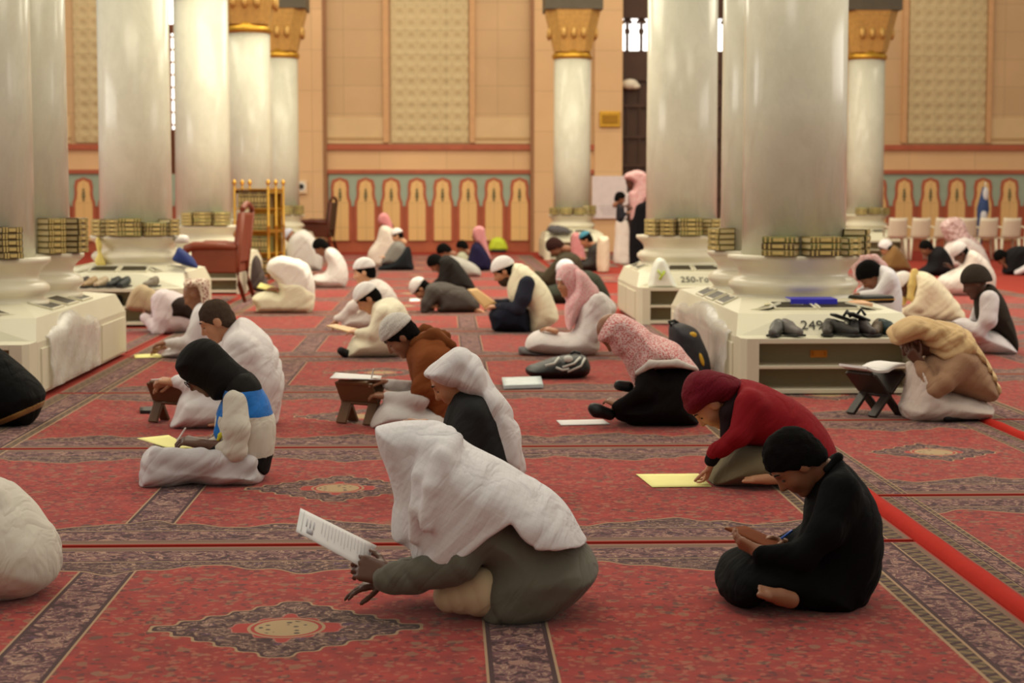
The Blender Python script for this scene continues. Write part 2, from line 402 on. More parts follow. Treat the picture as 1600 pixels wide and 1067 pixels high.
# wooden doorways with lit arched fanlights
glow = bpy.data.materials.new('daylight_pane'); glow.use_nodes = True
gb = glow.node_tree.nodes['Principled BSDF']; gb.inputs['Emission Color'].default_value = (1, .98, .93, 1); gb.inputs['Emission Strength'].default_value = 2.5
wood2 = plain('red_brown_wood', (112, 58, 28), .5, 0, .2, 4)
for i, (x0, x1) in enumerate(DOORS):
    d = empty('door_%d' % (i+1), (0, 0, 0), kind='structure')
    zt = 7.6; bm = bmesh.new(); xm = (x0+x1)/2
    if i == 1:
        zw0, zw1 = wz(77), wz(26); c0 = wx(992)
        box(bm, (xm, WY+.35, zw0/2), (x1-x0, .08, zw0)); box(bm, (xm, WY+.35, (zw1+zt)/2), (x1-x0, .08, zt-zw1))
        for k in range(9):
            q = x0+(x1-x0)*(k+.5)/9; box(bm, (q, WY+.28, 1.9), (.035, .06, 3.8))
        for z_ in (.3, 1.25, 1.95, 2.6, 3.3, 3.9): box(bm, (xm, WY+.27, z_), (x1-x0, .07, .07))
        bm_obj('leaf', bm, wood, d)
        bmf, bmg = bmesh.new(), bmesh.new(); st = wx(1014)-wx(992)
        k0 = -1
        while c0+st*k0-st/2 < x1:
            q = c0+st*k0; box(bmf, (q-st/2, WY+.34, (zw0+zw1)/2), (st*.22, .1, zw1-zw0))
            # arched head made of two haunches
            for s_ in (-1, 1):
                box(bmf, (q+s_*st*.36, WY+.34, zw0+(zw1-zw0)*.60), (st*.10, .1, .10)); box(bmf, (q+s_*st*.33, WY+.34, zw1-.05), (st*.22, .1, .16), Matrix.Rotation(s_*.6, 3, 'Y'))
            k0 += 1
        box(bmg, (xm, WY+.42, (zw0+zw1)/2), (x1-x0, .02, zw1-zw0))
        bm_obj('fanlight_bars', bmf, wood, d); bm_obj('fanlight_pane', bmg, glow, d)
    else:
        zw0 = wz(45)
        box(bm, (xm, WY+.35, ZR1/2+.2), (x1-x0, .08, ZR1+.4)); box(bm, (x0+.12, WY+.3, 3.8), (.24, .2, 7.6)); box(bm, (x1-.12, WY+.3, 3.8), (.24, .2, 7.6))
        box(bm, (xm, WY+.3, zw0), (x1-x0, .14, .2)); box(bm, (wx(264.5), WY+.3, zw0/2), (.08, .14, zw0))
        bmg = bmesh.new(); box(bmg, (xm, WY+.42, (ZR1+.4+zt)/2), (x1-x0-.02, .02, zt-ZR1-.4)); bmf = bmesh.new()
        z_ = ZR1+.5
        while z_ < zw0: box(bmf, (xm, WY+.33, z_), (x1-x0, .05, .045)); z_ += .28
        for k in range(1, 6): box(bmf, (x0+(x1-x0)*k/6, WY+.33, (ZR1+zw0)/2), (.05, .05, zw0-ZR1))
        bm_obj('leaf', bm, wood2, d); bm_obj('lattice_bars', bmf, plain('gilt_lattice', (190, 150, 90), .4, .4), d); bm_obj('lit_pane', bmg, glow, d)
    box_ = bmesh.new(); box(box_, (xm, WY+1.0, 3.8), (x1-x0+.4, .1, 7.6)); bm_obj('dark_lobby', box_, wood, d)
# things fixed on the wall
def wbox(name, px0, py0, px1, py1, out, mat, label, cat, bev=0.0):
    bm = bmesh.new(); x0, x1, z0, z1 = wx(px0), wx(px1), wz(py1), wz(py0)
    box(bm, (0, 0, 0), (x1-x0, .04, z1-z0), bev=bev); o = bm_obj(name, bm, mat); o.location = ((x0+x1)/2, WY-out, (z0+z1)/2); return tag(o, label, cat)
gold = plain('gold', (214, 164, 72), .32, .85, .2, 12)
brass = plain('brass_plate', (204, 156, 58), .35, .8, .2, 12)
o = wbox('wall_plaque', 935, 174, 968, 199, .17, brass, 'brass plaque with rounded corners on the pier beside the dark door', 'plaque', .015)
bm = bmesh.new(); x0 = wx(968)-wx(935); box(bm, (0, -.025, 0), (x0*.74, .02, .2), bev=.01); bm_obj('raised_centre', bm, plain('brass_dark', (160, 116, 40), .4, .8), o)
o = wbox('banner', 924, 275, 978, 341, .20, plain('white_banner', (226, 214, 214), .8), 'plain white banner hanging on the wall behind the standing men', 'banner')
bm = bmesh.new()
for k in range(4): box(bm, (0, -.022, -.30-.06*k+.1), (.5-.06*k, .004, .02))
bm_obj('print', bm, plain('pale_ink', (190, 180, 182), .8), o)
spk = wbox('wall_speaker', 463, 281, 481, 302, .19, plain('speaker_frame', (230, 200, 160), .6), 'small square wall speaker with round white ring and dark centre', 'speaker')
for r_, y_, c_ in ((.105, -.03, (225, 222, 214)), (.06, -.045, (40, 38, 36))):
    bm = bmesh.new(); tube(bm, [(0, 0, 0), (0, y_, 0)], r_, 20); bm_obj('ring' if r_ > .1 else 'cone', bm, plain('spk', c_, .6), spk)
bm = bmesh.new(); ellipsoid(bm, (0, -.1, 0), (.20, .12, .12)); ellipsoid(bm, (.12, -.12, -.05), (.12, .08, .07)); tube(bm, [(0, .02, 0), (0, -.1, 0)], .03)
p = atY(985, 131, WY); o = bm_obj('door_lamp', bm, plain('lamp_white', (226, 216, 196), .5)); o.location = (p[0], WY+.2, p[2]); tag(o, 'small white lamp fixed to the dark wooden door', 'lamp')

# ================================================================== COLUMNS ON SHELF BASES
def marble():
    m, b = new_mat('white_marble', .20, 0, .42); v, x, y, z = coords()
    vs = vec(x, y, z*.55); n = noise(vs, 2.6, 8, .62, .25); vein = ((noise(vs, 1.9, 6, .6, .5)-.5).abs()*18).clamp(); n2 = noise(v, 40, 3)
    col = mixc((n*1.6-.3).clamp(), srgb(204, 202, 182), srgb(228, 226, 206)); col = mixc((1-vein)*.10, col, srgb(160, 152, 140)); col = mixc(n2*.14, col, srgb(160, 154, 144))
    set_col(m, b, col); return m
M_marble = marble(); M_base = plain('cream_marble', (222, 214, 190), .3, 0, .1, 3)
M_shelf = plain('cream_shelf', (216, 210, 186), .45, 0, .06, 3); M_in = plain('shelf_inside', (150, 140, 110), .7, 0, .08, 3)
M_vent = plain('vent_bronze', (50, 43, 24), .5, .3, .3, 40)
HX = .62
def column(X0, Y0, label, ztop=4.06, cap=True, full=7.6):
    t = empty('column', (X0, Y0, .52), 0, label, 'column', 'marble columns of the hall'); zb = .52
    bm = bmesh.new()
    lathe(bm, [(.45, 0), (.47, .03), (.47, .06), (.43, .08), (.445, .10), (.475, .135), (.475, .165), (.44, .20), (.405, .21), (.40, .24), (.415, .27), (.44, .30), (.47, .325), (.485, .34), (.485, .37), (.39, .372)], 56)
    bm_obj('moulded_base', bm, M_base, t, False)
    bm = bmesh.new(); lathe(bm, [(.382, .36), (.378, 1.5), (.374, ztop-zb)], 64); bm_obj('shaft', bm, M_marble, t)
    if cap:
        z = ztop-zb
        bm = bmesh.new(); lathe(bm, [(.385, z-.02), (.41, z+.0), (.41, z+.08), (.37, z+.1), (.37, z+.15)], 40); bm_obj('gilt_ring', bm, brass, t)
        bm = bmesh.new(); a0, a1, h = .36, .55, .92; vs_ = []
        prof = [(.36, .12), (.38, .2), (.44, .45), (.53, .85), (.55, .95)]; prev = None
        for hw, zz in prof:
            c8 = hw*.62
            ring = [bm.verts.new((sx, sy, z+zz)) for sx, sy in ((-hw, -c8), (-c8, -hw), (c8, -hw), (hw, -c8), (hw, c8), (c8, hw), (-c8, hw), (-hw, c8))]
            if prev:
                for i in range(8): bm.faces.new((prev[i], prev[(i+1) % 8], ring[(i+1) % 8], ring[i]))
            else: bm.faces.new(ring[::-1])
            prev = ring
        bm.faces.new(prev)
        for q in range(4):
            rt = Matrix.Rotation(q*math.pi/2, 4, 'Z')
            for s_ in (-1, 0, 1):
                c_ = rt @ Vector((s_*.2, -.47, z+.5)); ellipsoid(bm, c_, (.07, .05, .14) if q % 2 == 0 else (.05, .07, .14), sub=1)
        bm_obj('gilt_capital', bm, plain('gold_capital', (206, 164, 92), .45, .35, .3, 14, bmp=.6, bscale=22), t)
        bm = bmesh.new(); box(bm, (0, 0, z+.95+.32), (1.16, 1.16, .64)); box(bm, (0, 0, z+.99), (1.0, 1.0, .1)); bm_obj('impost_block', bm, plain('dark_impost', (92, 84, 68), .6, 0, .2, 6), t)
    return t
def numerals(text, parent, size, loc, rx):
    cu = bpy.data.curves.new('number', 'FONT'); cu.body = text; cu.size = size; cu.align_x = 'CENTER'; cu.extrude = .001
    tmp = bpy.data.objects.new('number', cu); COL.objects.link(tmp)
    dg = bpy.context.evaluated_depsgraph_get(); me = bpy.data.meshes.new_from_object(tmp.evaluated_get(dg)); bpy.data.objects.remove(tmp)
    o = link('number', me, plain('black_paint', (38, 36, 32), .6), parent); o.location = loc; o.rotation_euler = (rx, 0, 0); return o
def shelf_base(X0, Y0, hy, label, text=None, HX=.62, yin=.44):
    """octagonal shoe-shelf round the foot of a column; open shelves face the camera"""
    t = empty('shoe_shelf', (X0, Y0, 0), 0, label, 'shelf', 'shoe shelves round the columns'); H = .373; yf = -hy
    oc = lambda hx, h, c: [(-hx+c, -h), (hx-c, -h), (hx, -h+c), (hx, h-c), (hx-c, h), (-hx+c, h), (-hx, h-c), (-hx, -h+c)]
    bm = bmesh.new(); prism(bm, [(-HX+.02, yf+.26), (HX-.02, yf+.26), (HX, yf+.30), (HX, hy-.18), (HX-.18, hy), (-HX+.18, hy), (-HX, hy-.18), (-HX, yf+.30)], .03, H)
    bm_obj('carcass', bm, M_shelf, t)
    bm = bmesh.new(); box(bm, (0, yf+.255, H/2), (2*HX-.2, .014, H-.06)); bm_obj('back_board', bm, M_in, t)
    for z_, th in ((.035, .03), (.195, .022), (H-.004, .035)):
        bm = bmesh.new(); box(bm, (0, yf+.13, z_), (2*HX-.22, .27, th), bev=.004); bm_obj('shelf_board', bm, M_shelf, t)
    for s_ in (-1, 1):
        bm = bmesh.new(); q = [(HX-.11, yf-.005), (HX-.03, yf-.005), (HX+.005, yf+.05), (HX+.005, yf+.27), (HX-.11, yf+.27)]
        prism(bm, [(x*s_, y) for x, y in q], 0.0, H+.012); bm_obj('side_panel', bm, M_shelf, t)
        nb = max(1, int(round((2*hy-.6)/1.1)))
        for k in range(nb):
            L = (2*hy-.6)/nb; yc = yf+.36+L*(k+.5)
            bm = bmesh.new(); box(bm, (s_*(HX+.004), yc, H/2), (.012, L-.06, H-.09), bev=.004); bm_obj('side_door', bm, M_shelf, t)
    # hipped top with the number board in front
    bm = bmesh.new(); zt = .52
    lo = [(-HX, yf+.27), (HX, yf+.27), (HX, hy-.2), (HX-.2, hy), (-HX+.2, hy), (-HX, hy-.2)]
    hi = oc(HX-.05, hy-.06, .30); hi = [(x, y+.15 if y < 0 else y) for x, y in hi]
    hi[0] = (-.24, yf+.40); hi[1] = (.24, yf+.40)
    for x, y in lo: bm.verts.new((x, y, H))
    for x, y in hi: bm.verts.new((x, y, zt))
    bmesh.ops.convex_hull(bm, input=bm.verts); bm_obj('hipped_top', bm, M_shelf, t)
    # raised slope round the column foot, with bronze grilles let into it
    z2 = .585; bm = bmesh.new(); ins = oc(.43, yin+.02, .17)
    for x, y in hi: bm.verts.new((x, y, zt-.002))
    for x, y in ins: bm.verts.new((x, y, z2))
    bmesh.ops.convex_hull(bm, input=bm.verts); bm_obj('raised_slope', bm, M_shelf, t)
    fy0, fy1 = hi[0][1], -yin-.02; sl1 = math.atan2(z2-zt, fy1-fy0)
    def grille(c, w_, h_, rot):
        bm = bmesh.new(); box(bm, (0, 0, 0), (w_, h_, .010)); o = bm_obj('grille', bm, M_vent, t); o.location = c; o.rotation_euler = rot
        bm = bmesh.new()
        for a_ in (-1, 1): box(bm, (a_*(w_/2+.008), 0, .002), (.016, h_+.03, .014)); box(bm, (0, a_*(h_/2+.008), .002), (w_+.03, .016, .014))
        bm_obj('grille_frame', bm, M_shelf, o)
    hl = min(.26, (fy1-fy0)*.62)
    for s_ in (-1, 1):
        grille((.155*s_, (fy0+fy1)/2, (zt+z2)/2+.004), .26, hl, (sl1, 0, 0))
        xo = HX-.05; sl2 = math.atan2(z2-zt, xo-.43); n_ = 3 if yin > .6 else 2
        for k in range(n_):
            yy = (k-(n_-1)/2)*.52*(1 if yin > .6 else .85)
            grille((s_*(xo+.43)/2, yy, (zt+z2)/2+.004), math.hypot(xo-.43, z2-zt)*.62, .36, (0, s_*sl2, 0))
        # corner grilles where the front chamfer turns back
        cx, cy = (abs(hi[1][0])+xo+.43*.8)/3, (hi[1][1]+hi[2][1]+fy1)/3
        grille((s_*(cx-.02), cy+.06, zt+.026), .16, .20, (sl1*.8, s_*sl2*.45, s_*.55))
    if text:
        sl = math.atan2(zt-H, .13); numerals(text, t, .105, (0, yf+.305, H+.052), sl)
    return t
RX, LX = 2.57, -3.38
shelf_base(RX, 13.85, 2.0, 'cream shoe shelf numbered 249 round the near pair of right columns', '249-٢٤٩', .62, .93)
column(RX, 13.36, 'thick white marble column rising from the 249 shelf, front one of the pair')
column(RX, 14.42, 'white marble column just behind the front column of the 249 shelf')
shelf_base(LX, 13.40, 1.87, 'cream shoe shelf at far left, half hidden by a clear plastic sheet', None, .72, .88)
column(LX+.08, 12.95, 'white marble column at the left edge of the hall, front one of the pair')
column(LX+.12, 13.95, 'white marble column just behind the leftmost column')
shelf_base(LX, 19.5, 1.25, 'cream shoe shelf numbered 281 behind the tan-hooded man', '281-٢٨١', .72)
column(LX+.07, 19.5, 'white marble column on the 281 shelf, left of the armchair')
shelf_base(LX, 25.4, 1.25, 'cream shelf base behind the red-brown armchair', None, .70)
column(LX, 25.4, 'white marble column above the red-brown armchair')
shelf_base(LX, 31.4, 1.25, 'cream shelf base hidden behind the gold bookcase'); column(LX, 31.4, 'white marble column rising behind the gold bookcase')
shelf_base(LX, 37.2, 1.25, 'cream shelf base near the back wall, behind the far dark chair'); column(LX, 37.2, 'slim distant white column right of the gold bookcase, near the back wall')
shelf_base(RX, 19.5, 1.25, 'cream shoe shelf numbered 250 with a white plastic bag on it', '250-٢٥٠')
column(RX-.04, 19.5, 'white marble column on the 250 shelf, beside the standing man')
shelf_base(RX, 37.2, 1.25, 'cream shelf base by the back wall left of the white banner'); column(RX, 37.2, 'distant white column with gilt capital left of the brass plaque')
shelf_base(8.62, 37.2, 1.25, 'cream shelf base by the back wall behind the row of white chairs'); column(8.62, 37.2, 'distant white column with gilt capital at the right, before the wall')
# ================================================================== BODIES AND CLOTH : smooth solids meshed on a grid
f32 = np.float32
def smin(a, b, k):
    h = np.maximum(k-np.abs(a-b), 0)/k; return np.minimum(a, b)-h*h*k*.25
def smax(a, b, k): return -smin(-a, -b, k)
def f_cone(a, b, ra, rb):
    a, b = np.array(a, f32), np.array(b, f32); ab = b-a; L = float(ab @ ab)+1e-9
    def f(P):
        t = np.clip(((P-a) @ ab)/L, 0, 1); return np.linalg.norm(P-a-t[:, None]*ab, axis=1)-(ra+(rb-ra)*t)
    lo = np.minimum(a-ra, b-rb); hi = np.maximum(a+ra, b+rb); return f, lo, hi
def f_ell(c, r, A=None):
    c, r = np.array(c, f32), np.array(r, f32)
    def f(P):
        q = (P-c) if A is None else (P-c) @ A.T
        k0 = np.linalg.norm(q/r, axis=1); k1 = np.linalg.norm(q/(r*r), axis=1)+1e-6; return k0*(k0-1)/k1
    m = r.max(); return f, c-m, c+m
def catmull(pts, n=4):
    p = np.array(pts, float); N = len(p); out = []
    for i in range(N):
        a, b, c, d = p[i-1], p[i], p[(i+1) % N], p[(i+2) % N]
        for k in range(n):
            t = k/n; out.append(.5*((2*b)+(c-a)*t+(2*a-5*b+4*c-d)*t*t+(3*b-a-3*c+d)*t**3))
    return np.array(out, f32)
def poly_sd(Q, V):
    """signed distance (negative inside) of the points Q to the closed outline V"""
    d = np.full(len(Q), 1e9, f32); s = np.ones(len(Q), bool); N = len(V)
    for i in range(N):
        a, b = V[i], V[i-1]; e = b-a; w_ = Q-a
        t = np.clip((w_ @ e)/(e @ e+1e-12), 0, 1); q = w_-t[:, None]*e; d = np.minimum(d, (q*q).sum(1))
        c1 = Q[:, 1] >= a[1]; c2 = Q[:, 1] < b[1]; c3 = e[0]*w_[:, 1] > e[1]*w_[:, 0]
        s ^= (c1 & c2 & c3) | (~c1 & ~c2 & ~c3)
    d = np.sqrt(d); return np.where(s, d, -d)
def f_pillow(V, Rr, W, yc=0.0):
    """a rounded cushion of half-thickness W whose side view is the outline V (x, z)"""
    V = catmull(V); m = min(Rr, W)
    def f(P):
        e = -poly_sd(P[:, [0, 2]], V); q = np.maximum((Rr-e)/Rr, 0)
        return (np.sqrt(q*q+((P[:, 1]-yc)/W)**2)-1)*m
    lo = np.array([V[:, 0].min(), yc-W, V[:, 1].min()], f32); hi = np.array([V[:, 0].max(), yc+W, V[:, 1].max()], f32); return f, lo, hi
def union(fs, k):
    if not fs: return None
    def f(P):
        d = fs[0][0](P)
        for g in fs[1:]: d = smin(d, g[0](P), k)
        return d
    return f, np.min([g[1] for g in fs], axis=0), np.max([g[2] for g in fs], axis=0)
# value noise
_H = np.random.default_rng(3).random((32, 32, 32)).astype(f32)*2-1
def vnoise(P):
    i = np.floor(P).astype(int); t = P-i; t = t*t*(3-2*t); i &= 31; j = (i+1) & 31
    x0, y0, z0 = i.T; x1, y1, z1 = j.T; a, b, c = t.T
    L = lambda u, v, t: u+(v-u)*t
    return L(L(L(_H[x0, y0, z0], _H[x1, y0, z0], a), L(_H[x0, y1, z0], _H[x1, y1, z0], a), b),
             L(L(_H[x0, y0, z1], _H[x1, y0, z1], a), L(_H[x0, y1, z1], _H[x1, y1, z1], a), b), c)
def grid_mesh(g, h, name):
    """surface nets over the solid g = (function, low corner, high corner)"""
    fn, lo, hi = g; B = 4
    lo = np.asarray(lo, float)-2.5*h; n = np.ceil((np.asarray(hi)-lo+3*h)/(h*B)).astype(int); n = np.maximum(n, 1)
    ax = [lo[k]+(np.arange(n[k])*B+(B-1)/2)*h for k in range(3)]
    C = np.stack(np.meshgrid(*ax, indexing='ij'), -1).reshape(-1, 3).astype(f32)
    dc = fn(C); act = (np.abs(dc) < B*h*1.05+.012).reshape(n)
    Fv = np.repeat(np.repeat(np.repeat(dc.reshape(n), B, 0), B, 1), B, 2).astype(f32); am = np.repeat(np.repeat(np.repeat(act, B, 0), B, 1), B, 2)
    idx = np.argwhere(am); Fv[am] = fn((lo+idx*h).astype(f32))
    s = Fv < 0; N = np.array(Fv.shape)
    cs = np.zeros(N-1, np.uint8)
    for a in (0, 1):
        for b in (0, 1):
            for c in (0, 1): cs += s[a:N[0]-1+a, b:N[1]-1+b, c:N[2]-1+c]
    cells = np.argwhere((cs > 0) & (cs < 8))
    if len(cells) == 0: raise ValueError('empty '+name)
    off = np.array([[a, b, c] for a in (0, 1) for b in (0, 1) for c in (0, 1)])
    cv = np.stack([Fv[tuple((cells+o_).T)] for o_ in off], 1); acc = np.zeros((len(cells), 3)); cnt = np.zeros(len(cells))
    for i in range(8):
        for j in range(i+1, 8):
            if np.abs(off[i]-off[j]).sum() == 1:
                cr = (cv[:, i] < 0) != (cv[:, j] < 0); t = np.where(cr, cv[:, i]/(cv[:, i]-cv[:, j]+1e-12), 0)
                acc += cr[:, None]*(off[i]+t[:, None]*(off[j]-off[i])); cnt += cr
    Vt = lo+(cells+acc/cnt[:, None])*h
    ci = np.full(N-1, -1, int); ci[tuple(cells.T)] = np.arange(len(cells)); quads = []
    for k in range(3):
        u, v = (k+1) % 3, (k+2) % 3
        sl0 = [slice(1, -1)]*3; sl0[k] = slice(0, N[k]-1); sl1 = list(sl0); sl1[k] = slice(1, N[k])
        a, b = s[tuple(sl0)], s[tuple(sl1)]; e = np.argwhere(a != b); base = np.array([1, 1, 1]); base[k] = 0; e0 = e+base
        def at(du, dv):
            q = e0.copy(); q[:, u] += du; q[:, v] += dv; return ci[tuple(q.T)]
        q = np.stack([at(-1, -1), at(0, -1), at(0, 0), at(-1, 0)], 1); fl = ~a[tuple(e.T)]; q[fl] = q[fl][:, ::-1]; quads.append(q)
    return Vt, np.concatenate(quads)
def to_mesh(name, V, Q, smooth=True):
    me = bpy.data.meshes.new(name); me.vertices.add(len(V)); me.vertices.foreach_set('co', np.ascontiguousarray(V, f32).ravel())
    me.loops.add(Q.size); me.loops.foreach_set('vertex_index', np.ascontiguousarray(Q, np.int32).ravel())
    me.polygons.add(len(Q)); me.polygons.foreach_set('loop_start', np.arange(0, Q.size, 4, dtype=np.int32)); me.polygons.foreach_set('loop_total', np.full(len(Q), 4, np.int32))
    me.polygons.foreach_set('use_smooth', np.full(len(Q), smooth)); me.update(calc_edges=True); me.validate(); return me
def normals(fn, V, e):
    V = V.astype(f32); g = np.zeros_like(V); d = np.eye(3, dtype=f32)*e
    for k in range(3): g[:, k] = fn(V+d[k])-fn(V-d[k])
    return g/(np.linalg.norm(g, axis=1, keepdims=True)+1e-9)
def solid(name, g, h, mat, parent, fold=0.0, fdir=(1, 0, .6), ffreq=20.0, seed=0, floor=.0135, zones=None):
    V, Q = grid_mesh(g, h, name)
    if fold > 0:
        n = normals(g[0], V, h*1.5); s = np.array([seed*3.7, seed*1.3, seed*2.1]); fd = np.array(fdir, float); fd /= np.linalg.norm(fd)
        Pn = V+s; al = np.cross(fd, [0, 1, 0]); Pe = Pn-(Pn @ al)[:, None]*al*.68; n1 = vnoise(Pe*4.5); ph = (V @ fd)*ffreq+n1*3.0+vnoise(Pe*9+5)*1.0
        rid = np.abs(np.sin(ph))*2-1; msk = np.clip(.15+1.5*vnoise(Pe*3.1+9), 0, 1)
        f2 = np.array([fd[2], .5, -fd[0]]); ph2 = (V @ f2)*ffreq*1.5+vnoise(Pn*6+3)*3+vnoise(Pn*13)*1.2; rid2 = np.abs(np.sin(ph2))*2-1; m2 = np.clip(.1+1.3*vnoise(Pn*3.7+21), 0, 1)
        ph3 = (V @ fd)*ffreq*2.3+vnoise(Pe*7+13)*3.2; rid3 = np.abs(np.sin(ph3))*2-1; m3 = np.clip(.1+1.5*vnoise(Pe*4.3+31), 0, 1)
        V = V+n*(fold*(rid*msk*.62+rid2*m2*.14+rid3*m3*.26+vnoise(Pe*10)*.30))[:, None]
    V[:, 2] = np.maximum(V[:, 2], floor)
    me = to_mesh(name, V, Q); o = link(name, me, mat, parent)
    if zones is not None:
        c = V[Q].mean(1); me.polygons.foreach_set('material_index', zones(c).astype(np.int32))
    return o
# ------------------------------------------------------------------ head, hand, foot in their own frames
def frame(pitch, yaw=0.0, roll=0.0):
    f = np.array([math.cos(pitch)*math.cos(yaw), math.cos(pitch)*math.sin(yaw), -math.sin(pitch)]); l = np.cross([0, 0, 1], f); l /= np.linalg.norm(l); u = np.cross(f, l)
    if roll: l, u = l*math.cos(roll)+u*math.sin(roll), u*math.cos(roll)-l*math.sin(roll)
    return np.array([f, l, u], f32)
class Head:
    def __init__(s, c, A, k): s.c = np.array(c, f32); s.A = A; s.k = k
    def loc(s, P): return ((P-s.c) @ s.A.T)/s.k
    def out(s, q): return s.c+(np.array(q) @ s.A)*s.k
    def wrap(s, g, r=.2): return (lambda P: g(s.loc(P))*s.k), s.c-r*s.k, s.c+r*s.k
    def skin(s):
        E = lambda c, r: f_ell(c, r)[0]; K = lambda a, b, ra, rb: f_cone(a, b, ra, rb)[0]
        sk, jaw, face = E((-.012, 0, .025), (.098, .076, .098)), E((.03, 0, -.055), (.062, .054, .074)), E((.038, 0, -.015), (.056, .058, .08))
        chin = E((.066, 0, -.112), (.022, .026, .018)); nose = K((.09, 0, .008), (.110, 0, -.034), .008, .013); nw = K((.096, -.012, -.037), (.096, .012, -.037), .009, .009)
        brow = K((.080, -.036, .026), (.080, .036, .026), .012, .012); li = K((.088, -.016, -.064), (.088, .016, -.064), .007, .007); l2 = K((.086, -.014, -.076), (.086, .014, -.076), .008, .008)
        ex = [E((.087, q, .004), (.018, .017, .011)) for q in (-.033, .033)]; eb = [E((.074, q, .003), (.013, .015, .012)) for q in (-.033, .033)]
        ch = [E((.060, q, -.035), (.026, .024, .026)) for q in (-.038, .038)]; ea = [E((-.006, q, -.012), (.026, .010, .034)) for q in (-.080, .080)]
        def g(p):
            d = smin(sk(p), face(p), .03); d = smin(d, jaw(p), .03); d = smin(d, chin(p), .02)
            for q in ch: d = smin(d, q(p), .02)
            d = smin(d, brow(p), .016)
            for q in ex: d = smax(d, -q(p), .012)
            for q in eb: d = smin(d, q(p), .004)
            d = smin(d, nose(p), .012); d = smin(d, nw(p), .008); d = smin(d, li(p), .006); d = smin(d, l2(p), .006)
            for q in ea: d = smin(d, q(p), .008)
            return d
        return s.wrap(g)
    def neck(s, to, r=.052): return f_cone(s.out((-.025, 0, -.06)), to, r*s.k, r*1.1*s.k)
    def hair(s, th=.012, low=-.012, sl=.79):
        E = f_ell((-.014, 0, .027), (.098+th, .076+th, .098+th))[0]; E2 = f_ell((-.05, 0, -.035), (.058+th, .066+th, .065+th))[0]
        def g(p):
            d = smin(E(p), E2(p), .03)-.004*vnoise(p*60); return smax(d, (sl*p[:, 0]+low-.016-p[:, 2]+.010*vnoise(p*45))/1.25, .010)
        return s.wrap(g)
    def cap(s, th=.016, low=.042, sl=.15):
        E = f_ell((-.014, 0, .03), (.098+th, .076+th, .094+th))[0]
        return s.wrap(lambda p: smax(E(p), (low+sl*p[:, 0]-p[:, 2])/(1+sl*sl)**.5, .01))
    def beanie(s, th=.022, low=.0, sl=.45):
        E = f_ell((-.018, 0, .03), (.10+th, .080+th, .098+th))[0]; E2 = f_ell((-.055, 0, -.03), (.06+th, .068+th, .06+th))[0]
        return s.wrap(lambda p: smax(smin(E(p), E2(p), .04), (low+sl*p[:, 0]-p[:, 2])/(1+sl*sl)**.5, .014))
    def hood(s, th=.03, grow=1.0):
        E = f_ell((-.02, 0, .02), ((.105+th)*grow, .082+th, .108+th))[0]; E2 = f_ell((-.05, 0, -.07), (.075+th, .085+th, .08+th))[0]; N = f_cone((-.04, 0, -.06), (-.07, 0, -.18), .09, .10)[0]
        op = f_ell((.125, 0, -.04), (.092, .062, .092))[0]
        return s.wrap(lambda p: smax(smin(smin(E(p), E2(p), .05), N(p), .05), -op(p), .012), .34)
    def beard(s):
        E = f_ell((.03, 0, -.075), (.072, .062, .075))[0]; cut = f_ell((.075, 0, .005), (.055, .08, .058))[0]
        return s.wrap(lambda p: smax(smax(E(p), -cut(p), .01), p[:, 2]+.03, .01))
def hand_solids(w0, d, nrm, k=1.0, curl=.5, thumb=1, spread=1.0):
    """palm, four bent fingers of unequal length and a thumb from the side of the palm"""
    w0, d = np.array(w0, float), np.array(d, float); d /= np.linalg.norm(d); nrm = np.array(nrm, float); nrm -= d*(nrm @ d); nrm /= np.linalg.norm(nrm); l = np.cross(nrm, d)*thumb
    fin = []; palm = []
    for i, (o_, L, r) in enumerate(((.030, .070, .0088), (.010, .078, .0092), (-.010, .072, .0088), (-.028, .057, .0078))):
        b0 = w0+l*o_*.55*k; b = w0+d*(.088-.006*abs(i-1))*k+l*o_*k
        palm.append(f_cone(b0, b, .017*k, .0125*k)); p = b; a = .18+curl*.35; dd = d+l*o_*1.6*spread; dd /= np.linalg.norm(dd)
        for j, fr in enumerate((.45, .32, .23)):
            q = p+(dd*math.cos(a)+nrm*math.sin(a))*L*fr*k; fin.append(f_cone(p, q, r*(1-.1*j)*k, r*(.9-.1*j)*k)); p = q; a += curl*(.75-.1*j)
    p = w0+d*.022*k+l*.024*k; t = []
    for L, a in ((.042, .75), (.030, .45), (.024, .2)):
        q = p+(d*math.cos(a)+l*math.sin(a)+nrm*(.35+curl*.3))*L*k; t.append(f_cone(p, q, .0125*k if L > .04 else .0098*k, .009*k)); p = q
    P = union(palm, .012*k); 
    allf = [union(fin[3*i:3*i+3], .003) for i in range(4)]; Fg = allf[0]
    def f(x):
        dd = allf[0][0](x)
        for a in allf[1:]: dd = np.minimum(dd, a[0](x))
        return smin(smin(dd, P[0](x), .008*k), union(t, .004)[0](x), .010*k)
    gs = [P]+allf+t; return f, np.min([g[1] for g in gs], 0), np.max([g[2] for g in gs], 0)
def foot_solids(heel, toe, up, k=1.0, side=1):
    heel, toe, up = (np.array(q, float) for q in (heel, toe, up)); d = toe-heel; L = np.linalg.norm(d); d /= L; up = up-d*(up @ d); up /= np.linalg.norm(up); l = np.cross(up, d)*side
    g = [f_cone(heel, heel+d*L*.35, .030*k, .030*k), f_cone(heel+d*L*.3, heel+d*L*.74+l*.012*k, .028*k, .020*k), f_cone(heel+d*L*.3, heel+d*L*.70-l*.016*k, .026*k, .016*k)]
    for i in range(5):
        b = heel+d*L*(.80-.03*i)+l*(.028-.0155*i)*k; g.append(f_cone(b, b+d*(.044-.005*i)*k, (.0115 if i == 0 else .008)*k, (.0105 if i == 0 else .0072)*k))
    return union(g, .006)
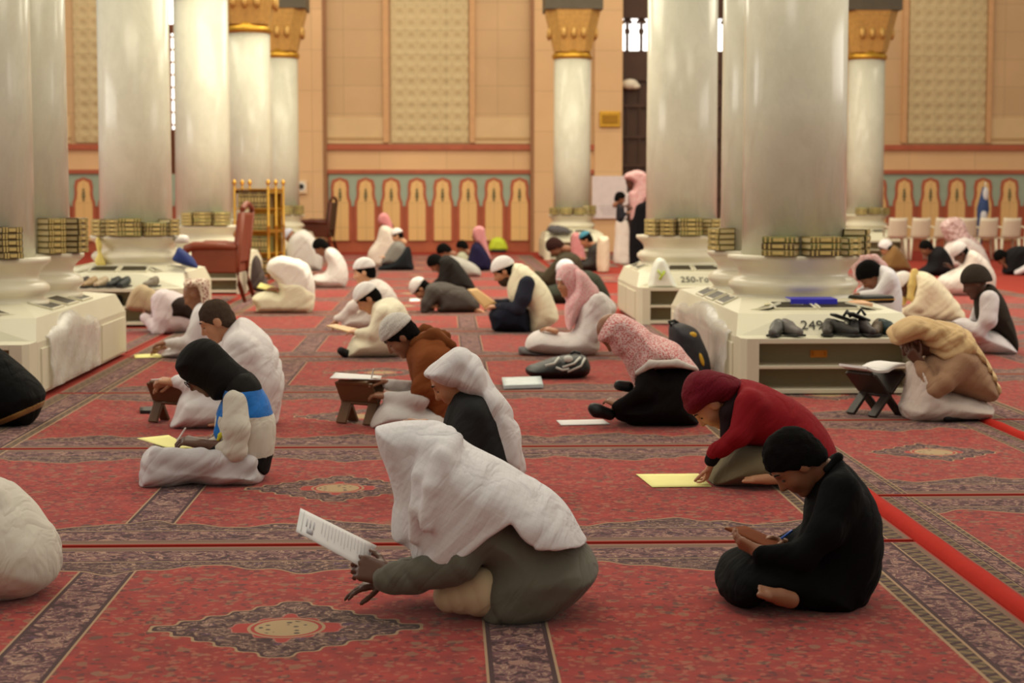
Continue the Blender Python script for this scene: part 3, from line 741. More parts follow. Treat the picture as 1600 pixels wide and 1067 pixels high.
SKIN = {'dark': (92, 58, 42), 'brown': (142, 94, 68), 'tan': (186, 132, 98), 'light': (214, 164, 126)}
def skin_mat(k):
    key = ('skin', k)
    if key in _mc: return _mc[key]
    m, b = new_mat('skin', .5, 0, .4); v, x, y, z = coords(); c = srgb(*SKIN[k]); n = noise(v, 14, 3)
    set_col(m, b, mixc(n, tuple(q*.88 for q in c), tuple(min(1, q*1.08) for q in c))); b.inputs['Subsurface Weight'].default_value = .06; b.inputs['Subsurface Radius'].default_value = (.01, .005, .003)
    _mc[key] = m; return m
class Fig:
    """one person: an Empty on the floor, a continuous body and the clothes over it.
    Local x runs the way the person faces, y to the left hand, z up; (T = crop origin and scale the figures were read in)"""
    def __init__(s, label, ax, ay, T=(0, 0, 1.0), h=.008, skin='brown', rz=math.pi, Y=None, group=None):
        s.T = T; ax, ay = s.px(ax, ay); g = ground(ax, ay) if Y is None else atY(ax, ay, Y); g[2] = 0
        s.o = g; s.rz = rz; s.h = h; s.S = F_PX/g[1]; s.skin = skin; s.root = empty('person', g, rz, label, 'person', group); s.G = []; s.E = []; s.items = []; s.seed = int(ax*7+ay) % 97; s.head = None
    def px(s, x, y): return s.T[0]+x/s.T[2], s.T[1]+y/s.T[2]
    def L(s, x, y, off=0.0):
        """crop pixel -> local point, off metres towards the viewer"""
        p = atY(*s.px(x, y), s.o[1]-off)-s.o; c, n = math.cos(-s.rz), math.sin(-s.rz); return np.array([c*p[0]-n*p[1], n*p[0]+c*p[1], max(p[2], -.02)], float)
    def r(s, px): return px/s.T[2]/s.S
    def shape(s, sh):
        if sh[0] == 'P':
            V = [s.L(x, y)[[0, 2]] for x, y in sh[1]]; return f_pillow(V, sh[2], sh[3], sh[4] if len(sh) > 4 else 0.0)
        if sh[0] == 'C':
            q = [(s.L(x, y, o_), s.r(r_)) for x, y, o_, r_ in sh[1]]
            return union([f_cone(q[i][0], q[i+1][0], q[i][1], q[i+1][1]) for i in range(len(q)-1)], .02)
        if sh[0] == 'E': return f_ell(s.L(*sh[1]), sh[2])
        return sh[1]
    def wear(s, name, mat, shapes, k=.04, fold=.006, fdir=(1, 0, .6), ff=20, cut=None, label=None, zones=None, h=None, hem=None):
        g = union([s.shape(q) for q in shapes], k)
        if hem is not None:
            V_ = np.array([s.L(x, y)[[0, 2]] for x, y in hem], f32); g1 = g; g = ((lambda P, a=g1[0]: smax(a(P), poly_sd(P[:, [0, 2]], V_), .010)), g1[1], g1[2])
        if cut is not None:
            g0 = g; g = ((lambda P, a=g0[0]: smax(a(P), -cut(P), .012)), g0[1], g0[2])
        s.G.append(g); s.items.append((name, mat, g, fold, fdir, ff, label, zones, h)); return g
    def set_head(s, x, y, off=0.0, pitch=.6, yaw=0.0, k=.88, roll=0.0, neck=None):
        s.head = Head(s.L(x, y, off), frame(pitch, yaw, roll), k); s.E.append(s.head.skin())
        s.E.append(s.head.neck(s.L(*neck) if neck else s.head.out((-.07, 0, -.17))))
    def add(s, name, mat, g, fold=0.0, label=None, h=None): s.items.append((name, mat, g, fold, (1, 0, .6), 30, label, None, h))
    def hand(s, wx_, wy_, wo, tx, ty, to, curl=.5, nrm=(0, 0, -1), k=.9, thumb=1, arm=None):
        a, b = s.L(wx_, wy_, wo), s.L(tx, ty, to); s.E.append(hand_solids(a, b-a, nrm, k, curl, thumb))
        if arm: s.E.append(f_cone(s.L(*arm), a, .034*k, .025*k))
    def foot(s, hx, hy_, ho, tx, ty, to, up=(0, 0, 1), k=.9, side=1): s.E.append(foot_solids(s.L(hx, hy_, ho), s.L(tx, ty, to), up, k, side))
    def face(s, brows=(30, 22, 18), beard=None):
        H = s.head
        for q in (-1, 1):
            bm = bmesh.new(); tube(bm, [H.out((.095, q*.016, .030)), H.out((.0935, q*.034, .036)), H.out((.081, q*.052, .030))], [.0035*H.k, .0045*H.k, .002*H.k], 6); bm_obj('eyebrow', bm, plain('hair', brows, .8), s.root)
        A = Matrix(s.head.A.T.tolist())
        for q in (-1, 1):
            bm = bmesh.new(); ellipsoid(bm, H.out((.0855, q*.033, -.004)), (.006*H.k, .0125*H.k, .0035*H.k), A); bm_obj('eyelashes', bm, plain('lash', (22, 16, 14), .6), s.root)
        bm = bmesh.new(); ellipsoid(bm, H.out((.0895, 0, -.069)), (.0075*H.k, .020*H.k, .0085*H.k), A)
        c = SKIN[s.skin]; bm_obj('lips', bm, plain('lips', (int(c[0]*.82), int(c[1]*.68), int(c[2]*.68)), .5), s.root)
    def finish(s):
        U = union(s.G, .02); E = union(s.E, .014) if s.E else None
        if E is None: g = ((lambda P: U[0](P)+.03), U[1], U[2])
        else: g = ((lambda P: smin(E[0](P), U[0](P)+.03, .012)), np.minimum(U[1], E[1]), np.maximum(U[2], E[2]))
        solid('body', g, min(s.h, .0065 if s.h < .008 else s.h), skin_mat(s.skin), s.root)
        for i, (name, mat, g, fold, fdir, ff, label, zones, h) in enumerate(s.items):
            o = solid(name, g, h or s.h, mat, s.root, fold, fdir, ff, s.seed+i, zones=zones)
            if label: o['label'] = label
        return s.root
# ================================================================== PEOPLE : front rows
WHITE, OFFW, CREAMW = (222, 216, 214), (206, 200, 198), (238, 230, 204)
BLACK, HAIRC = (20, 20, 22), (15, 13, 12)
hairm = lambda c=HAIRC: plain('hair', c, .95, 0, .25, 60, .08, .6, 160)
# --- kneeling man in white headscarf and olive jacket, reading a sheet
T = (440, 520, 2.319)
p = Fig('kneeling person in white headscarf and olive-grey jacket holding up a white sheet', 830, 1012, T, .0065, 'dark')
p.set_head(505, 470, 0, R(58), 0, .84)
p.wear('trousers', cloth((196, 172, 140)), [('C', [(900, 960, .13, 78), (740, 935, .14, 84), (615, 950, .13, 66)]), ('C', [(900, 960, -.13, 78), (740, 935, -.14, 84), (640, 950, -.13, 66)])], .04, .006, (1, 0, -.3), 26)
p.wear('jacket', cloth((98, 94, 82)), [('P', [(620, 560), (820, 600), (980, 690), (1085, 745), (1128, 800), (1130, 860), (1085, 915), (1010, 975), (930, 1014), (742, 1022), (735, 920), (720, 850), (640, 800), (590, 700)], .17, .25), ('P', [(732, 850), (900, 800), (1122, 830), (1100, 905), (1005, 980), (930, 1016), (742, 1022)], .06, .245),
    ('C', [(690, 690, .19, 78), (640, 835, .22, 66), (500, 880, .20, 58), (372, 897, .17, 48)]), ('C', [(690, 690, -.19, 78), (640, 835, -.2, 66), (500, 860, -.14, 55), (390, 885, -.04, 46)])], .05, .012, (.75, 0, -.6), 24)
p.wear('headscarf', cloth((220, 215, 216), .4, 'check'), [('P', [(337, 352), (352, 336), (440, 318), (545, 325), (600, 370), (640, 480), (600, 640), (520, 770), (478, 792), (470, 765), (404, 748), (402, 650), (410, 600), (385, 510), (350, 420)], .07, .135),
    ('P', [(560, 345), (630, 368), (690, 408), (770, 450), (870, 508), (960, 560), (1030, 620), (1075, 690), (1120, 800), (1010, 850), (905, 860), (800, 850), (700, 880), (600, 910), (520, 900), (470, 800), (470, 700), (480, 560), (520, 420)], .13, .275), ('C', [(610, 362, .07, 20), (548, 425, .14, 26), (505, 520, .19, 24), (482, 640, .22, 18), (480, 740, .2, 14)]), ('C', [(640, 380, .12, 14), (580, 450, .22, 18), (540, 560, .26, 18), (520, 700, .27, 14)])], .05, .010, (.8, 0, .7), 17, hem=[(300, 250), (1250, 250), (1250, 790), (1098, 748), (1010, 736), (905, 731), (850, 682), (820, 640), (740, 688), (640, 770), (550, 842), (498, 816), (478, 790), (470, 764), (404, 747), (300, 747)])
p.hand(385, 880, .17, 262, 842, .13, .85, (.1, -.75, -.35), 1.06, 1, (440, 888, .19))
p.hand(385, 900, .02, 258, 925, .03, .28, (0, 0, -1), .92, -1)
p.foot(1000, 975, .10, 1075, 935, .10, (.4, 0, .9), .9)
p.finish(); P1 = p
# the sheet in the hand
bm = bmesh.new(); q = [p.L(68, 635, .06), p.L(345, 772, .02), p.L(292, 850, .14), p.L(52, 720, .18)]
def loc_world(f, v): return np.array(f.o)+np.array([-v[0], -v[1], v[2]])
def paper(quad, mat, label, cat='paper', th=.0016, name='paper_sheet', curl=None, group=None):
    c = np.mean(quad, 0); bm = bmesh.new(); sheet(bm, [np.array(v)-c for v in quad], th, curl=curl); o = bm_obj(name, bm, mat); o.location = c; return tag(o, label, cat, group)
bm.free()
Mpaper = plain('white_paper', (226, 222, 220), .8, 0, .03); Myellow = plain('yellow_paper', (240, 232, 150), .8, 0, .04); Mink = plain('ink', (178, 174, 178), .8)
qw = [loc_world(p, v) for v in q]
ps = paper(qw, Mpaper, 'white printed sheet held up by the kneeling person in the olive jacket')
bm = bmesh.new(); A, B, D = qw[0]-np.mean(qw, 0), qw[1]-np.mean(qw, 0), qw[3]-np.mean(qw, 0); nn = np.cross(B-A, D-A); nn /= np.linalg.norm(nn)
if nn[1] > 0: nn = -nn
def on(a, b): return A+(B-A)*a+(D-A)*b+nn*.0022
def bar(a0, a1, b0, b1): sheet(bm, [on(a0, b0), on(a1, b0), on(a1, b1), on(a0, b1)], .0004, n=1)
for k in range(14): bar(.30+.042*k, .304+.042*k, .12, .62+.22*((k*7) % 5)/5)
for k in range(3): bar(.10+.045*k, .115+.045*k, .3, .62)
bar(.12, .2, .66, .84); bar(.05, .056, .08, .92); bar(.93, .936, .08, .92)
bm_obj('printing', bm, Mink, ps)

# --- person behind in plain white scarf over black
p = Fig('person in a plain white headscarf and black top, directly behind the olive jacket', 720, 585, T, .007, 'tan')
p.set_head(612, 172, 0, R(38), 0, .86)
p.wear('black_top', cloth((42, 42, 42)), [('P', [(612, 250), (640, 210), (740, 200), (800, 300), (840, 420), (850, 560), (620, 560), (585, 480), (583, 350)], .1, .19), ('C', [(690, 300, .17, 44), (650, 420, .19, 40), (520, 400, .12, 30)])], .05, .008)
p.wear('trousers', cloth((176, 166, 158)), [('P', [(520, 500), (640, 470), (850, 500), (860, 588), (540, 588), (500, 560)], .1, .24)], .04, .006)
p.wear('headscarf', cloth((212, 206, 206)), [('P', [(514, 146), (560, 100), (600, 70), (640, 50), (692, 74), (732, 122), (765, 185), (812, 245), (852, 325), (872, 425), (876, 508), (800, 485), (700, 440), (684, 400), (695, 300), (697, 240), (660, 212), (610, 192), (560, 178)], .06, .15)], .04, .012, (.9, 0, .45), 22)
p.hand(520, 330, .14, 440, 312, .10, .5, (0, .2, -1), .85, 1, (560, 400, .14)); p.face(); p.finish()

# --- boy in black hood with blue band jacket, writing
T = (180, 440, 3.137)
p = Fig('boy in black hood and white and blue jacket writing on yellow paper in his lap', 520, 985, T, .0065, 'dark')
p.set_head(428, 435, 0, R(44), 0, .86)
p.wear('trousers', cloth((200, 193, 194)), [('P', [(135, 875), (152, 828), (205, 798), (340, 815), (470, 840), (620, 860), (718, 905), (730, 950), (690, 984), (560, 994), (400, 980), (300, 1003), (138, 1004)], .09, .25), ('C', [(640, 900, .15, 60), (420, 870, .22, 52), (210, 850, .20, 40)]), ('C', [(600, 900, -.15, 60), (230, 920, -.15, 40)])], .04, .009, (.5, 0, .9), 30)
def zj(c, H=[p.L(640, 560)[2], p.L(690, 655)[2], p.L(700, 878)[2]]):
    z = c[:, 2]; return np.where(z > H[0]+.035, 1, np.where(z > H[0]-.085, 2, np.where(z < H[2]+.03, 1, 0)))
jm = [cloth((206, 198, 184)), cloth((28, 26, 25)), cloth((32, 108, 188))]
p.wear('jacket', jm, [('P', [(520, 590), (560, 470), (640, 440), (706, 498), (742, 570), (772, 640), (786, 715), (782, 800), (768, 870), (740, 945), (640, 900), (520, 850), (492, 800), (488, 700)], .10, .17)], .04, .007, (.3, 0, 1), 26, zones=zj)
p.wear('sleeve', cloth((206, 198, 184)), [('C', [(590, 590, .14, 62), (592, 720, .19, 66), (590, 828, .20, 52), (515, 822, .16, 40)])], .04, .007, (.5, 0, 1), 34)
p.wear('sleeve', cloth((206, 198, 184)), [('C', [(600, 590, -.14, 60), (560, 780, -.18, 50), (480, 800, -.10, 36)])], .04, .006)
p.wear('blue_front', cloth((32, 108, 188)), [('C', [(530, 650, .07, 30), (520, 740, .10, 32), (520, 760, .12, 26)])], .03, .004)
p.wear('cuff', cloth((34, 34, 36)), [('C', [(500, 824, .16, 38), (458, 818, .14, 30)])], .02, .002)
p.wear('yellow_trim', cloth((206, 196, 60)), [('C', [(503, 778, .15, 8), (515, 752, .145, 8), (548, 744, .15, 8)])], .03, 0)
p.add('hood', cloth((28, 26, 25)), union([p.head.hood(.022, 1.08), p.shape(('P', [(300, 418), (335, 350), (385, 302), (445, 284), (492, 312), (522, 380), (580, 410), (700, 505), (690, 560), (560, 545), (500, 580), (470, 560), (440, 470), (350, 440)], .06, .105))], .03), .007)
p.hand(430, 796, .15, 300, 768, .13, .8, (0, -.3, -1), .98, 1, (520, 815, .16)); p.hand(455, 800, -.06, 330, 790, -.03, .5, (0, .2, -1), .86, -1)
p.face(); H = p.head; bm = bmesh.new()
for q in (-1, 1):
    pts = [H.out((.108, q*.034+.024*math.cos(t)*1.0, .002+.020*math.sin(t))) for t in np.linspace(0, 2*math.pi, 17)]; tube(bm, pts, .0022, 6)
    tube(bm, [H.out((.106, q*.056, .006)), H.out((.06, q*.078, .008)), H.out((.0, q*.084, .004))], .002, 6)
tube(bm, [H.out((.109, -.011, .004)), H.out((.112, 0, .008)), H.out((.109, .011, .004))], .002, 6)
bm_obj('spectacles', bm, plain('black_frame', (18, 17, 18), .3), p.root)
bm = bmesh.new(); w0, w1 = p.L(432, 818, .135), p.L(416, 818, .13); tube(bm, [w0, w1], .031, 14); ellipsoid(bm, (w0+w1)/2+np.array([0, .026, .012]), (.016, .008, .014)); bm_obj('wristwatch', bm, plain('watch', (96, 104, 108), .35, .4), p.root)
p.finish()
f = lambda *a: loc_world(p, p.L(*a))
paper([f(106, 768, -.08), f(262, 752, -.16), f(400, 826, .06), f(250, 812, .10)], Myellow, 'yellow sheet on the lap of the boy in the black hood')
def pen(a, b, rgb, label, r=.004):
    a, b = Vector(a), Vector(b); bm = bmesh.new(); d = (b-a); tube(bm, [(0, 0, 0), d*.06, d*.1, d*.96, d], [r*.2, r*.7, r, r, r*.7], 10); o = bm_obj('pen', bm, plain('pen', rgb, .4)); o.location = a
    bm = bmesh.new(); tube(bm, [d*.7+Vector((0, -.005, .002)), d*.98+Vector((0, -.006, .002))], .0015, 6); bm_obj('clip', bm, plain('pen', rgb, .4), o); return tag(o, label, 'pen')
pen(f(300, 785, .16), f(346, 716, .13), (226, 214, 206), 'white pen in the hand of the boy in the black hood')

# --- big man in white behind the hooded boy
p = Fig('bareheaded man in a white robe seated behind the black-hooded boy', 560, 708, T, .0075, 'tan')
p.set_head(494, 190, 0, R(30), .1, .92)
p.wear('white_robe', cloth((222, 214, 212)), [('P', [(600, 190), (628, 176), (685, 215), (760, 285), (800, 365), (822, 480), (815, 560), (800, 650), (770, 706), (600, 706), (520, 640), (500, 500), (500, 400), (520, 320), (535, 265), (570, 220)], .13, .24), ('P', [(300, 640), (335, 545), (420, 515), (560, 520), (700, 600), (720, 710), (490, 712), (288, 712)], .1, .28),
    ('C', [(610, 330, .22, 72), (560, 470, .26, 60), (400, 500, .16, 44), (300, 490, .08, 28)]), ('C', [(600, 330, -.22, 70), (500, 520, -.26, 50), (310, 490, -.05, 30)])], .06, .011, (.6, 0, .8), 20)
p.add('hair', hairm((70, 56, 46)), p.head.hair(.008, -.02))
p.hand(285, 492, .08, 205, 482, .05, .75, (0, -.3, -1), .95, 1, (340, 492, .1)); p.hand(290, 500, -.05, 215, 510, -.02, .6, (0, .3, -1), .9, -1)
p.foot(560, 690, .2, 470, 700, .24, (0, 0, 1), .9); p.face(); p.finish()
f = lambda *a: loc_world(p, p.L(*a)); pen(f(232, 478, .06), f(176, 482, .08), (232, 222, 216), 'white pen held by the bareheaded man in the white robe', .005)
def rehal(c, yaw, sx, h, label, tilt=.62, rgb=(82, 54, 34), wid=.30):
    """folding X-shaped wooden book rest : two slatted boards crossing at a hinge"""
    t = empty('book_stand', c, yaw, label, 'book stand'); m = plain('stand_wood', rgb, .5, 0, .25, 10)
    for s_ in (-1, 1):
        bm = bmesh.new(); L = h/math.cos(tilt)*.5
        rt = Matrix.Rotation(s_*tilt, 3, 'Y')
        box(bm, rt @ Vector((0, 0, L*.55))+Vector((0, 0, h*.48)), (.018, wid, L*.9), rt, bev=.004)
        for q in (-1, 1): box(bm, rt @ Vector((0, q*wid*.36, -L*.42))+Vector((0, 0, h*.48)), (.02, wid*.26, L*1.0), rt, bev=.004)
        box(bm, rt @ Vector((0, 0, L*1.0))+Vector((0, 0, h*.48)), (.026, wid*.8, .03), rt, bev=.008); bm_obj('crossed_board', bm, m, t)
    bm = bmesh.new(); tube(bm, [(0, -wid*.5, h*.48), (0, wid*.5, h*.48)], .012, 10); bm_obj('hinge', bm, m, t)
    return t
g = ground(*p.px(285, 706)); rehal((g[0]-.02, g[1]+.05, .012), R(62), .3, .24, 'dark wooden book rest under the hands of the bareheaded man in white', .5, (96, 66, 42), .24)

# --- boy in black robe, front right
T = (960, 560, 2.667)
p = Fig('barefoot boy in a black robe reading a brown board, front right', 800, 1028, T, .006, 'brown')
p.set_head(748, 432, 0, R(50), .12, .82)
p.wear('black_robe', cloth((11, 11, 12)), [('P', [(880, 450), (930, 404), (965, 440), (1005, 482), (1062, 560), (1100, 640), (1113, 740), (1102, 860), (1066, 960), (1010, 1028), (860, 1030), (790, 1000), (760, 900), (750, 800), (790, 700), (800, 600), (830, 520)], .13, .19),
    ('P', [(428, 925), (440, 880), (470, 830), (540, 796), (640, 790), (800, 800), (900, 860), (960, 960), (940, 1030), (740, 1030), (620, 985), (560, 1015), (500, 1016), (445, 985)], .09, .23),
    ('C', [(940, 560, .15, 82), (880, 720, .21, 74), (790, 815, .21, 58), (610, 812, .17, 34)]), ('C', [(930, 560, -.15, 78), (860, 720, -.18, 66), (700, 780, -.10, 36)])], .05, .010, (.6, 0, .8), 22)
p.wear('collar', cloth((15, 15, 16)), [('C', [(885, 462, .05, 15), (932, 412, .045, 10)]), ('C', [(885, 462, -.05, 15), (932, 412, -.045, 10)]), ('C', [(932, 412, .045, 10), (938, 410, 0, 10), (932, 412, -.045, 10)])], .03, .002)
p.add('hair', hairm(), p.head.hair(.018, -.008))
p.hand(600, 805, .16, 465, 735, .10, .55, (-.1, -.55, .6), .78, -1, (680, 812, .17)); p.hand(705, 775, -.08, 640, 755, -.06, .8, (0, .5, -1), .78, -1, (780, 800, -.1))
p.foot(735, 1006, .27, 600, 968, .335, (0, .5, 1), .9, 1); p.face((18, 14, 12)); p.finish()
f = lambda *a: loc_world(p, p.L(*a))
paper([f(460, 708, .02), f(545, 700, -.12), f(735, 785, -.02), f(655, 800, .10)], plain('brown_board', (116, 62, 38), .95, 0, .1, 8, .08), 'brown writing board held by the barefoot boy in black', 'board', .006, 'writing_board')
pen(f(690, 755, -.05), f(742, 716, -.06), (40, 90, 190), 'blue pen held by the barefoot boy in black')

# --- boy in red jacket and maroon head wrap
p = Fig('person bending low in a red jacket with a maroon head wrap', 660, 525, T, .007, 'tan')
p.set_head(392, 185, 0, R(58), .1, .90)
p.wear('trousers', cloth((104, 92, 68)), [('P', [(395, 505), (425, 435), (480, 370), (570, 345), (680, 370), (760, 440), (860, 440), (860, 515), (700, 522), (440, 522)], .1, .25)], .05, .008, (.8, 0, .6), 26)
p.wear('red_jacket', cloth((132, 24, 32)), [('P', [(478, 180), (500, 110), (540, 90), (640, 118), (765, 182), (855, 262), (915, 365), (918, 420), (880, 445), (780, 430), (690, 385), (600, 365), (500, 352), (450, 300)], .13, .22), ('C', [(560, 200, .18, 62), (520, 320, .22, 46), (418, 395, .16, 34)]), ('C', [(560, 200, -.18, 62), (520, 320, -.2, 46), (430, 400, -.08, 34)])], .05, .011, (.6, 0, -.8), 22)
p.wear('dark_collar', cloth((38, 26, 28)), [('C', [(520, 130, .05, 28), (470, 230, .09, 30), (468, 320, .10, 26)]), ('C', [(520, 130, -.05, 28), (470, 230, -.07, 30)])], .03, .005)
p.wear('cuff', cloth((26, 26, 30)), [('C', [(420, 395, .16, 32), (403, 424, .14, 28)])], .02, .002)
p.add('head_wrap', cloth((112, 24, 38), .6, 'knit'), union([p.shape(('P', [(292, 160), (302, 95), (330, 60), (380, 48), (440, 58), (525, 90), (520, 130), (480, 190), (440, 185), (380, 195), (330, 212), (302, 195)], .07, .12)), p.head.beanie(.02, .035, .1)], .03), .010)
p.hand(405, 430, .13, 388, 490, .10, .6, (.6, -.3, -.2), .85, 1); p.foot(680, 500, .22, 535, 502, .26, (0, .3, 1), .9, 1); p.foot(640, 515, .05, 500, 508, .16, (0, .3, 1), .9, -1)
p.face(); p.finish()
f = lambda px_, py_: ground(*p.px(px_, py_), .016)
paper([f(90, 482), f(350, 480), f(405, 533), f(158, 536)], Myellow, 'yellow sheet lying on the carpet before the red-jacketed person')

# --- pink checked scarf and black jacket
T = (800, 470, 4.85)
p = Fig('person in a red and white checked scarf and black clothes, leaning down', 1080, 945, T, .0075, 'brown')
p.set_head(775, 240, 0, R(60), 0, .9)
p.wear('black_clothes', cloth((20, 16, 16)), [('P', [(935, 560), (1000, 500), (1250, 490), (1400, 530), (1405, 620), (1385, 720), (1400, 850), (1395, 935), (1200, 948), (940, 940), (800, 890), (750, 825), (850, 740), (930, 690)], .13, .25), ('C', [(1020, 560, .2, 75), (990, 690, .24, 60), (830, 790, .18, 44), (790, 800, .16, 36)])], .05, .010, (.6, 0, .8), 22)
p.wear('checked_scarf', cloth((192, 84, 80), .4, 'shemagh'), [('P', [(655, 300), (668, 200), (720, 125), (790, 98), (880, 120), (960, 180), (1010, 260), (980, 400), (945, 560), (930, 640), (905, 600), (870, 520), (820, 430), (770, 400), (720, 320)], .07, .13), ('P', [(900, 200), (970, 190), (1060, 245), (1190, 292), (1255, 325), (1320, 405), (1400, 500), (1390, 530), (1250, 505), (1050, 520), (950, 560), (915, 480), (900, 340)], .1, .26)], .05, .010, (.9, 0, .4), 20)
p.wear('scarf_border', cloth((206, 196, 188)), [('C', [(950, 545, .22, 22), (1050, 478, .27, 26), (1250, 470, .27, 26), (1395, 515, .20, 18)])], .02, .004)
p.hand(805, 790, .16, 752, 760, .12, .7, (0, -.3, -1), .85, 1); p.add('shoe', plain('black_shoe', (18, 20, 22), .5), union([f_cone(p.L(740, 860, .1), p.L(640, 830, .14), p.r(46), p.r(50)), f_cone(p.L(640, 830, .14), p.L(615, 815, .14), p.r(50), p.r(40))], .02)); p.add('shoe', plain('black_shoe', (18, 20, 22), .5), f_cone(p.L(880, 650, -.1), p.L(810, 640, -.1), p.r(44), p.r(40)))
p.G.append(f_cone(p.L(740, 860, .1), p.L(640, 830, .14), p.r(40), p.r(40))); p.finish()
f = lambda px_, py_: ground(*p.px(px_, py_), .016)
paper([f(335, 905), f(690, 898), f(745, 935), f(372, 942)], Mpaper, 'blank white sheet lying on the carpet left of the black shoe')

# --- brown jacket with white knitted cap
T = (540, 320, 3.636)
p = Fig('boy in a brown hooded jacket and white knitted cap writing on a book rest', 400, 1262, T, .0075, 'brown')
p.set_head(305, 745, 0, R(44), .15, .9)
p.wear('white_robe', cloth((206, 198, 194)), [('P', [(140, 1255), (180, 1160), (250, 1105), (420, 1110), (550, 1150), (560, 1265), (220, 1266)], .1, .26), ('C', [(420, 1100, .22, 58), (340, 1105, .15, 40), (240, 1090, .10, 30)]), ('C', [(420, 1050, -.15, 50), (240, 1020, -.02, 32)])], .05, .008, (.5, 0, .9), 26)
p.wear('brown_jacket', cloth((128, 70, 36)), [('P', [(345, 850), (380, 770), (440, 720), (540, 715), (610, 790), (635, 900), (620, 1080), (570, 1240), (470, 1235), (420, 1130), (380, 1020), (360, 930)], .13, .22), ('C', [(470, 890, .18, 66), (440, 1040, .22, 60), (400, 1110, .20, 46)]), ('C', [(470, 890, -.18, 66), (420, 1060, -.2, 48)])], .05, .012, (.4, 0, .9), 22)
p.wear('folded_hood', cloth((112, 62, 30)), [('C', [(400, 790, .07, 36), (500, 745, .12, 44), (600, 800, .10, 30)]), ('C', [(395, 760, -.07, 36), (450, 715, -.09, 34), (560, 750, -.10, 36)])], .05, .010, (1, 0, .2), 30)
p.add('hair', hairm(), p.head.hair(.014, -.022)); p.add('knitted_cap', cloth((222, 214, 204), .6, 'knit'), p.head.cap(.026, .038, .1), .002)
p.hand(240, 1088, .10, 145, 1075, .06, .65, (0, -.2, -1), .9, 1, (300, 1098, .12)); p.hand(235, 1010, -.02, 130, 990, -.02, .7, (0, .2, -1), .9, -1)
p.face(); p.finish()
f = lambda *a: loc_world(p, p.L(*a)); pen(f(145, 990, 0), f(160, 930, -.03), (190, 180, 170), 'grey pen in the hand of the brown-jacketed boy')
g = ground(*p.px(105, 1255)); rehal((g[0]-.02, g[1], .012), R(58), .3, .25, 'wooden book rest in front of the brown-jacketed boy', .5, (104, 74, 48), .26)
q = g+np.array([-.02, 0, .278]); paper([q+np.array([-.17, -.1, .01]), q+np.array([.12, -.1, .0]), q+np.array([.12, .12, .0]), q+np.array([-.15, .12, .02])], Mpaper, 'white sheet on the book rest of the brown-jacketed boy')

# --- tan scarf man at right with a book stand
T = (1300, 280, 2.667)
p = Fig('man in tan headscarf and tan jacket with hand at face, seated by a book stand', 500, 1002, T, .0075, 'dark')
p.set_head(338, 672, 0, R(40), 0, .86)
p.wear('pale_robe', cloth((206, 190, 180)), [('P', [(325, 770), (360, 775), (430, 860), (520, 890), (640, 930), (655, 965), (610, 1000), (340, 1008), (288, 960), (300, 920), (318, 850)], .1, .26)], .05, .009, (.5, 0, .9), 22)
p.wear('tan_jacket', cloth((158, 122, 94)), [('P', [(395, 735), (480, 720), (570, 690), (640, 780), (684, 880), (665, 922), (600, 922), (500, 890), (420, 870), (380, 800)], .12, .21), ('C', [(540, 760, .18, 46), (470, 850, .23, 40), (430, 880, .22, 34), (380, 800, .14, 26), (366, 772, .10, 24)])], .05, .006, (.6, 0, .8), 24)
p.wear('headscarf', cloth((206, 174, 128)), [('P', [(243, 665), (246, 618), (290, 584), (340, 574), (425, 590), (525, 620), (565, 660), (560, 715), (480, 752), (430, 735), (385, 690), (340, 662), (268, 684)], .06, .15), ('P', [(480, 620), (560, 655), (625, 740), (672, 825), (688, 885), (664, 902), (625, 812), (570, 742), (500, 756), (435, 740), (440, 680)], .06, .175)], .05, .017, (.5, 0, .9), 34)
p.hand(366, 765, .10, 300, 690, .07, .5, (-.4, -.6, .3), .95, 1); p.add('shoe', plain('black_shoe', (18, 20, 22), .5), f_cone(p.L(600, 992, .16), p.L(480, 994, .22), p.r(16), p.r(18)))
p.finish()
def rel(px_, py_): return ground(*p.px(px_, py_))
g = rel(205, 1000); rehal((g[0]-.01, g[1]+.12, .012), R(30), .3, .26, 'dark carved wooden book stand in front of the tan-scarfed man', .75, (40, 26, 20), .26)
q = g+np.array([-.02, .12, .285]); bk = empty('open_book', q, R(30), 'open white book on the dark stand before the tan-scarfed man', 'book')
for s_ in (-1, 1):
    bm = bmesh.new(); sheet(bm, [(0, -.12, 0), (s_*.17, -.12, .03), (s_*.17, .12, .03), (0, .12, 0)], .014, curl=lambda a, b: .012*math.sin(a*3.1)); bm_obj('page_block', bm, Mpaper, bk)

# --- man cut off at the left edge (white)
T = (0, 660, 2.2857)
p = Fig('person in a pale robe bent away at the bottom left edge', 60, 626, T, .008, 'tan')
p.wear('pale_robe', cloth((206, 198, 184)), [('P', [(-260, 330), (-120, 215), (0, 204), (62, 250), (135, 325), (192, 395), (212, 480), (203, 550), (155, 592), (80, 620), (-150, 628), (-280, 620), (-340, 540)], .16, .26)], .05, .014, (.7, 0, .6), 18)
p.set_head(-330, 440, 0, R(70), 0, .9); p.add('skullcap', cloth((222, 214, 204)), p.head.cap()); p.hand(-330, 610, .15, -400, 622, .15, .3, (0, 0, -1), .9, 1, (-250, 560, .15)); p.finish()
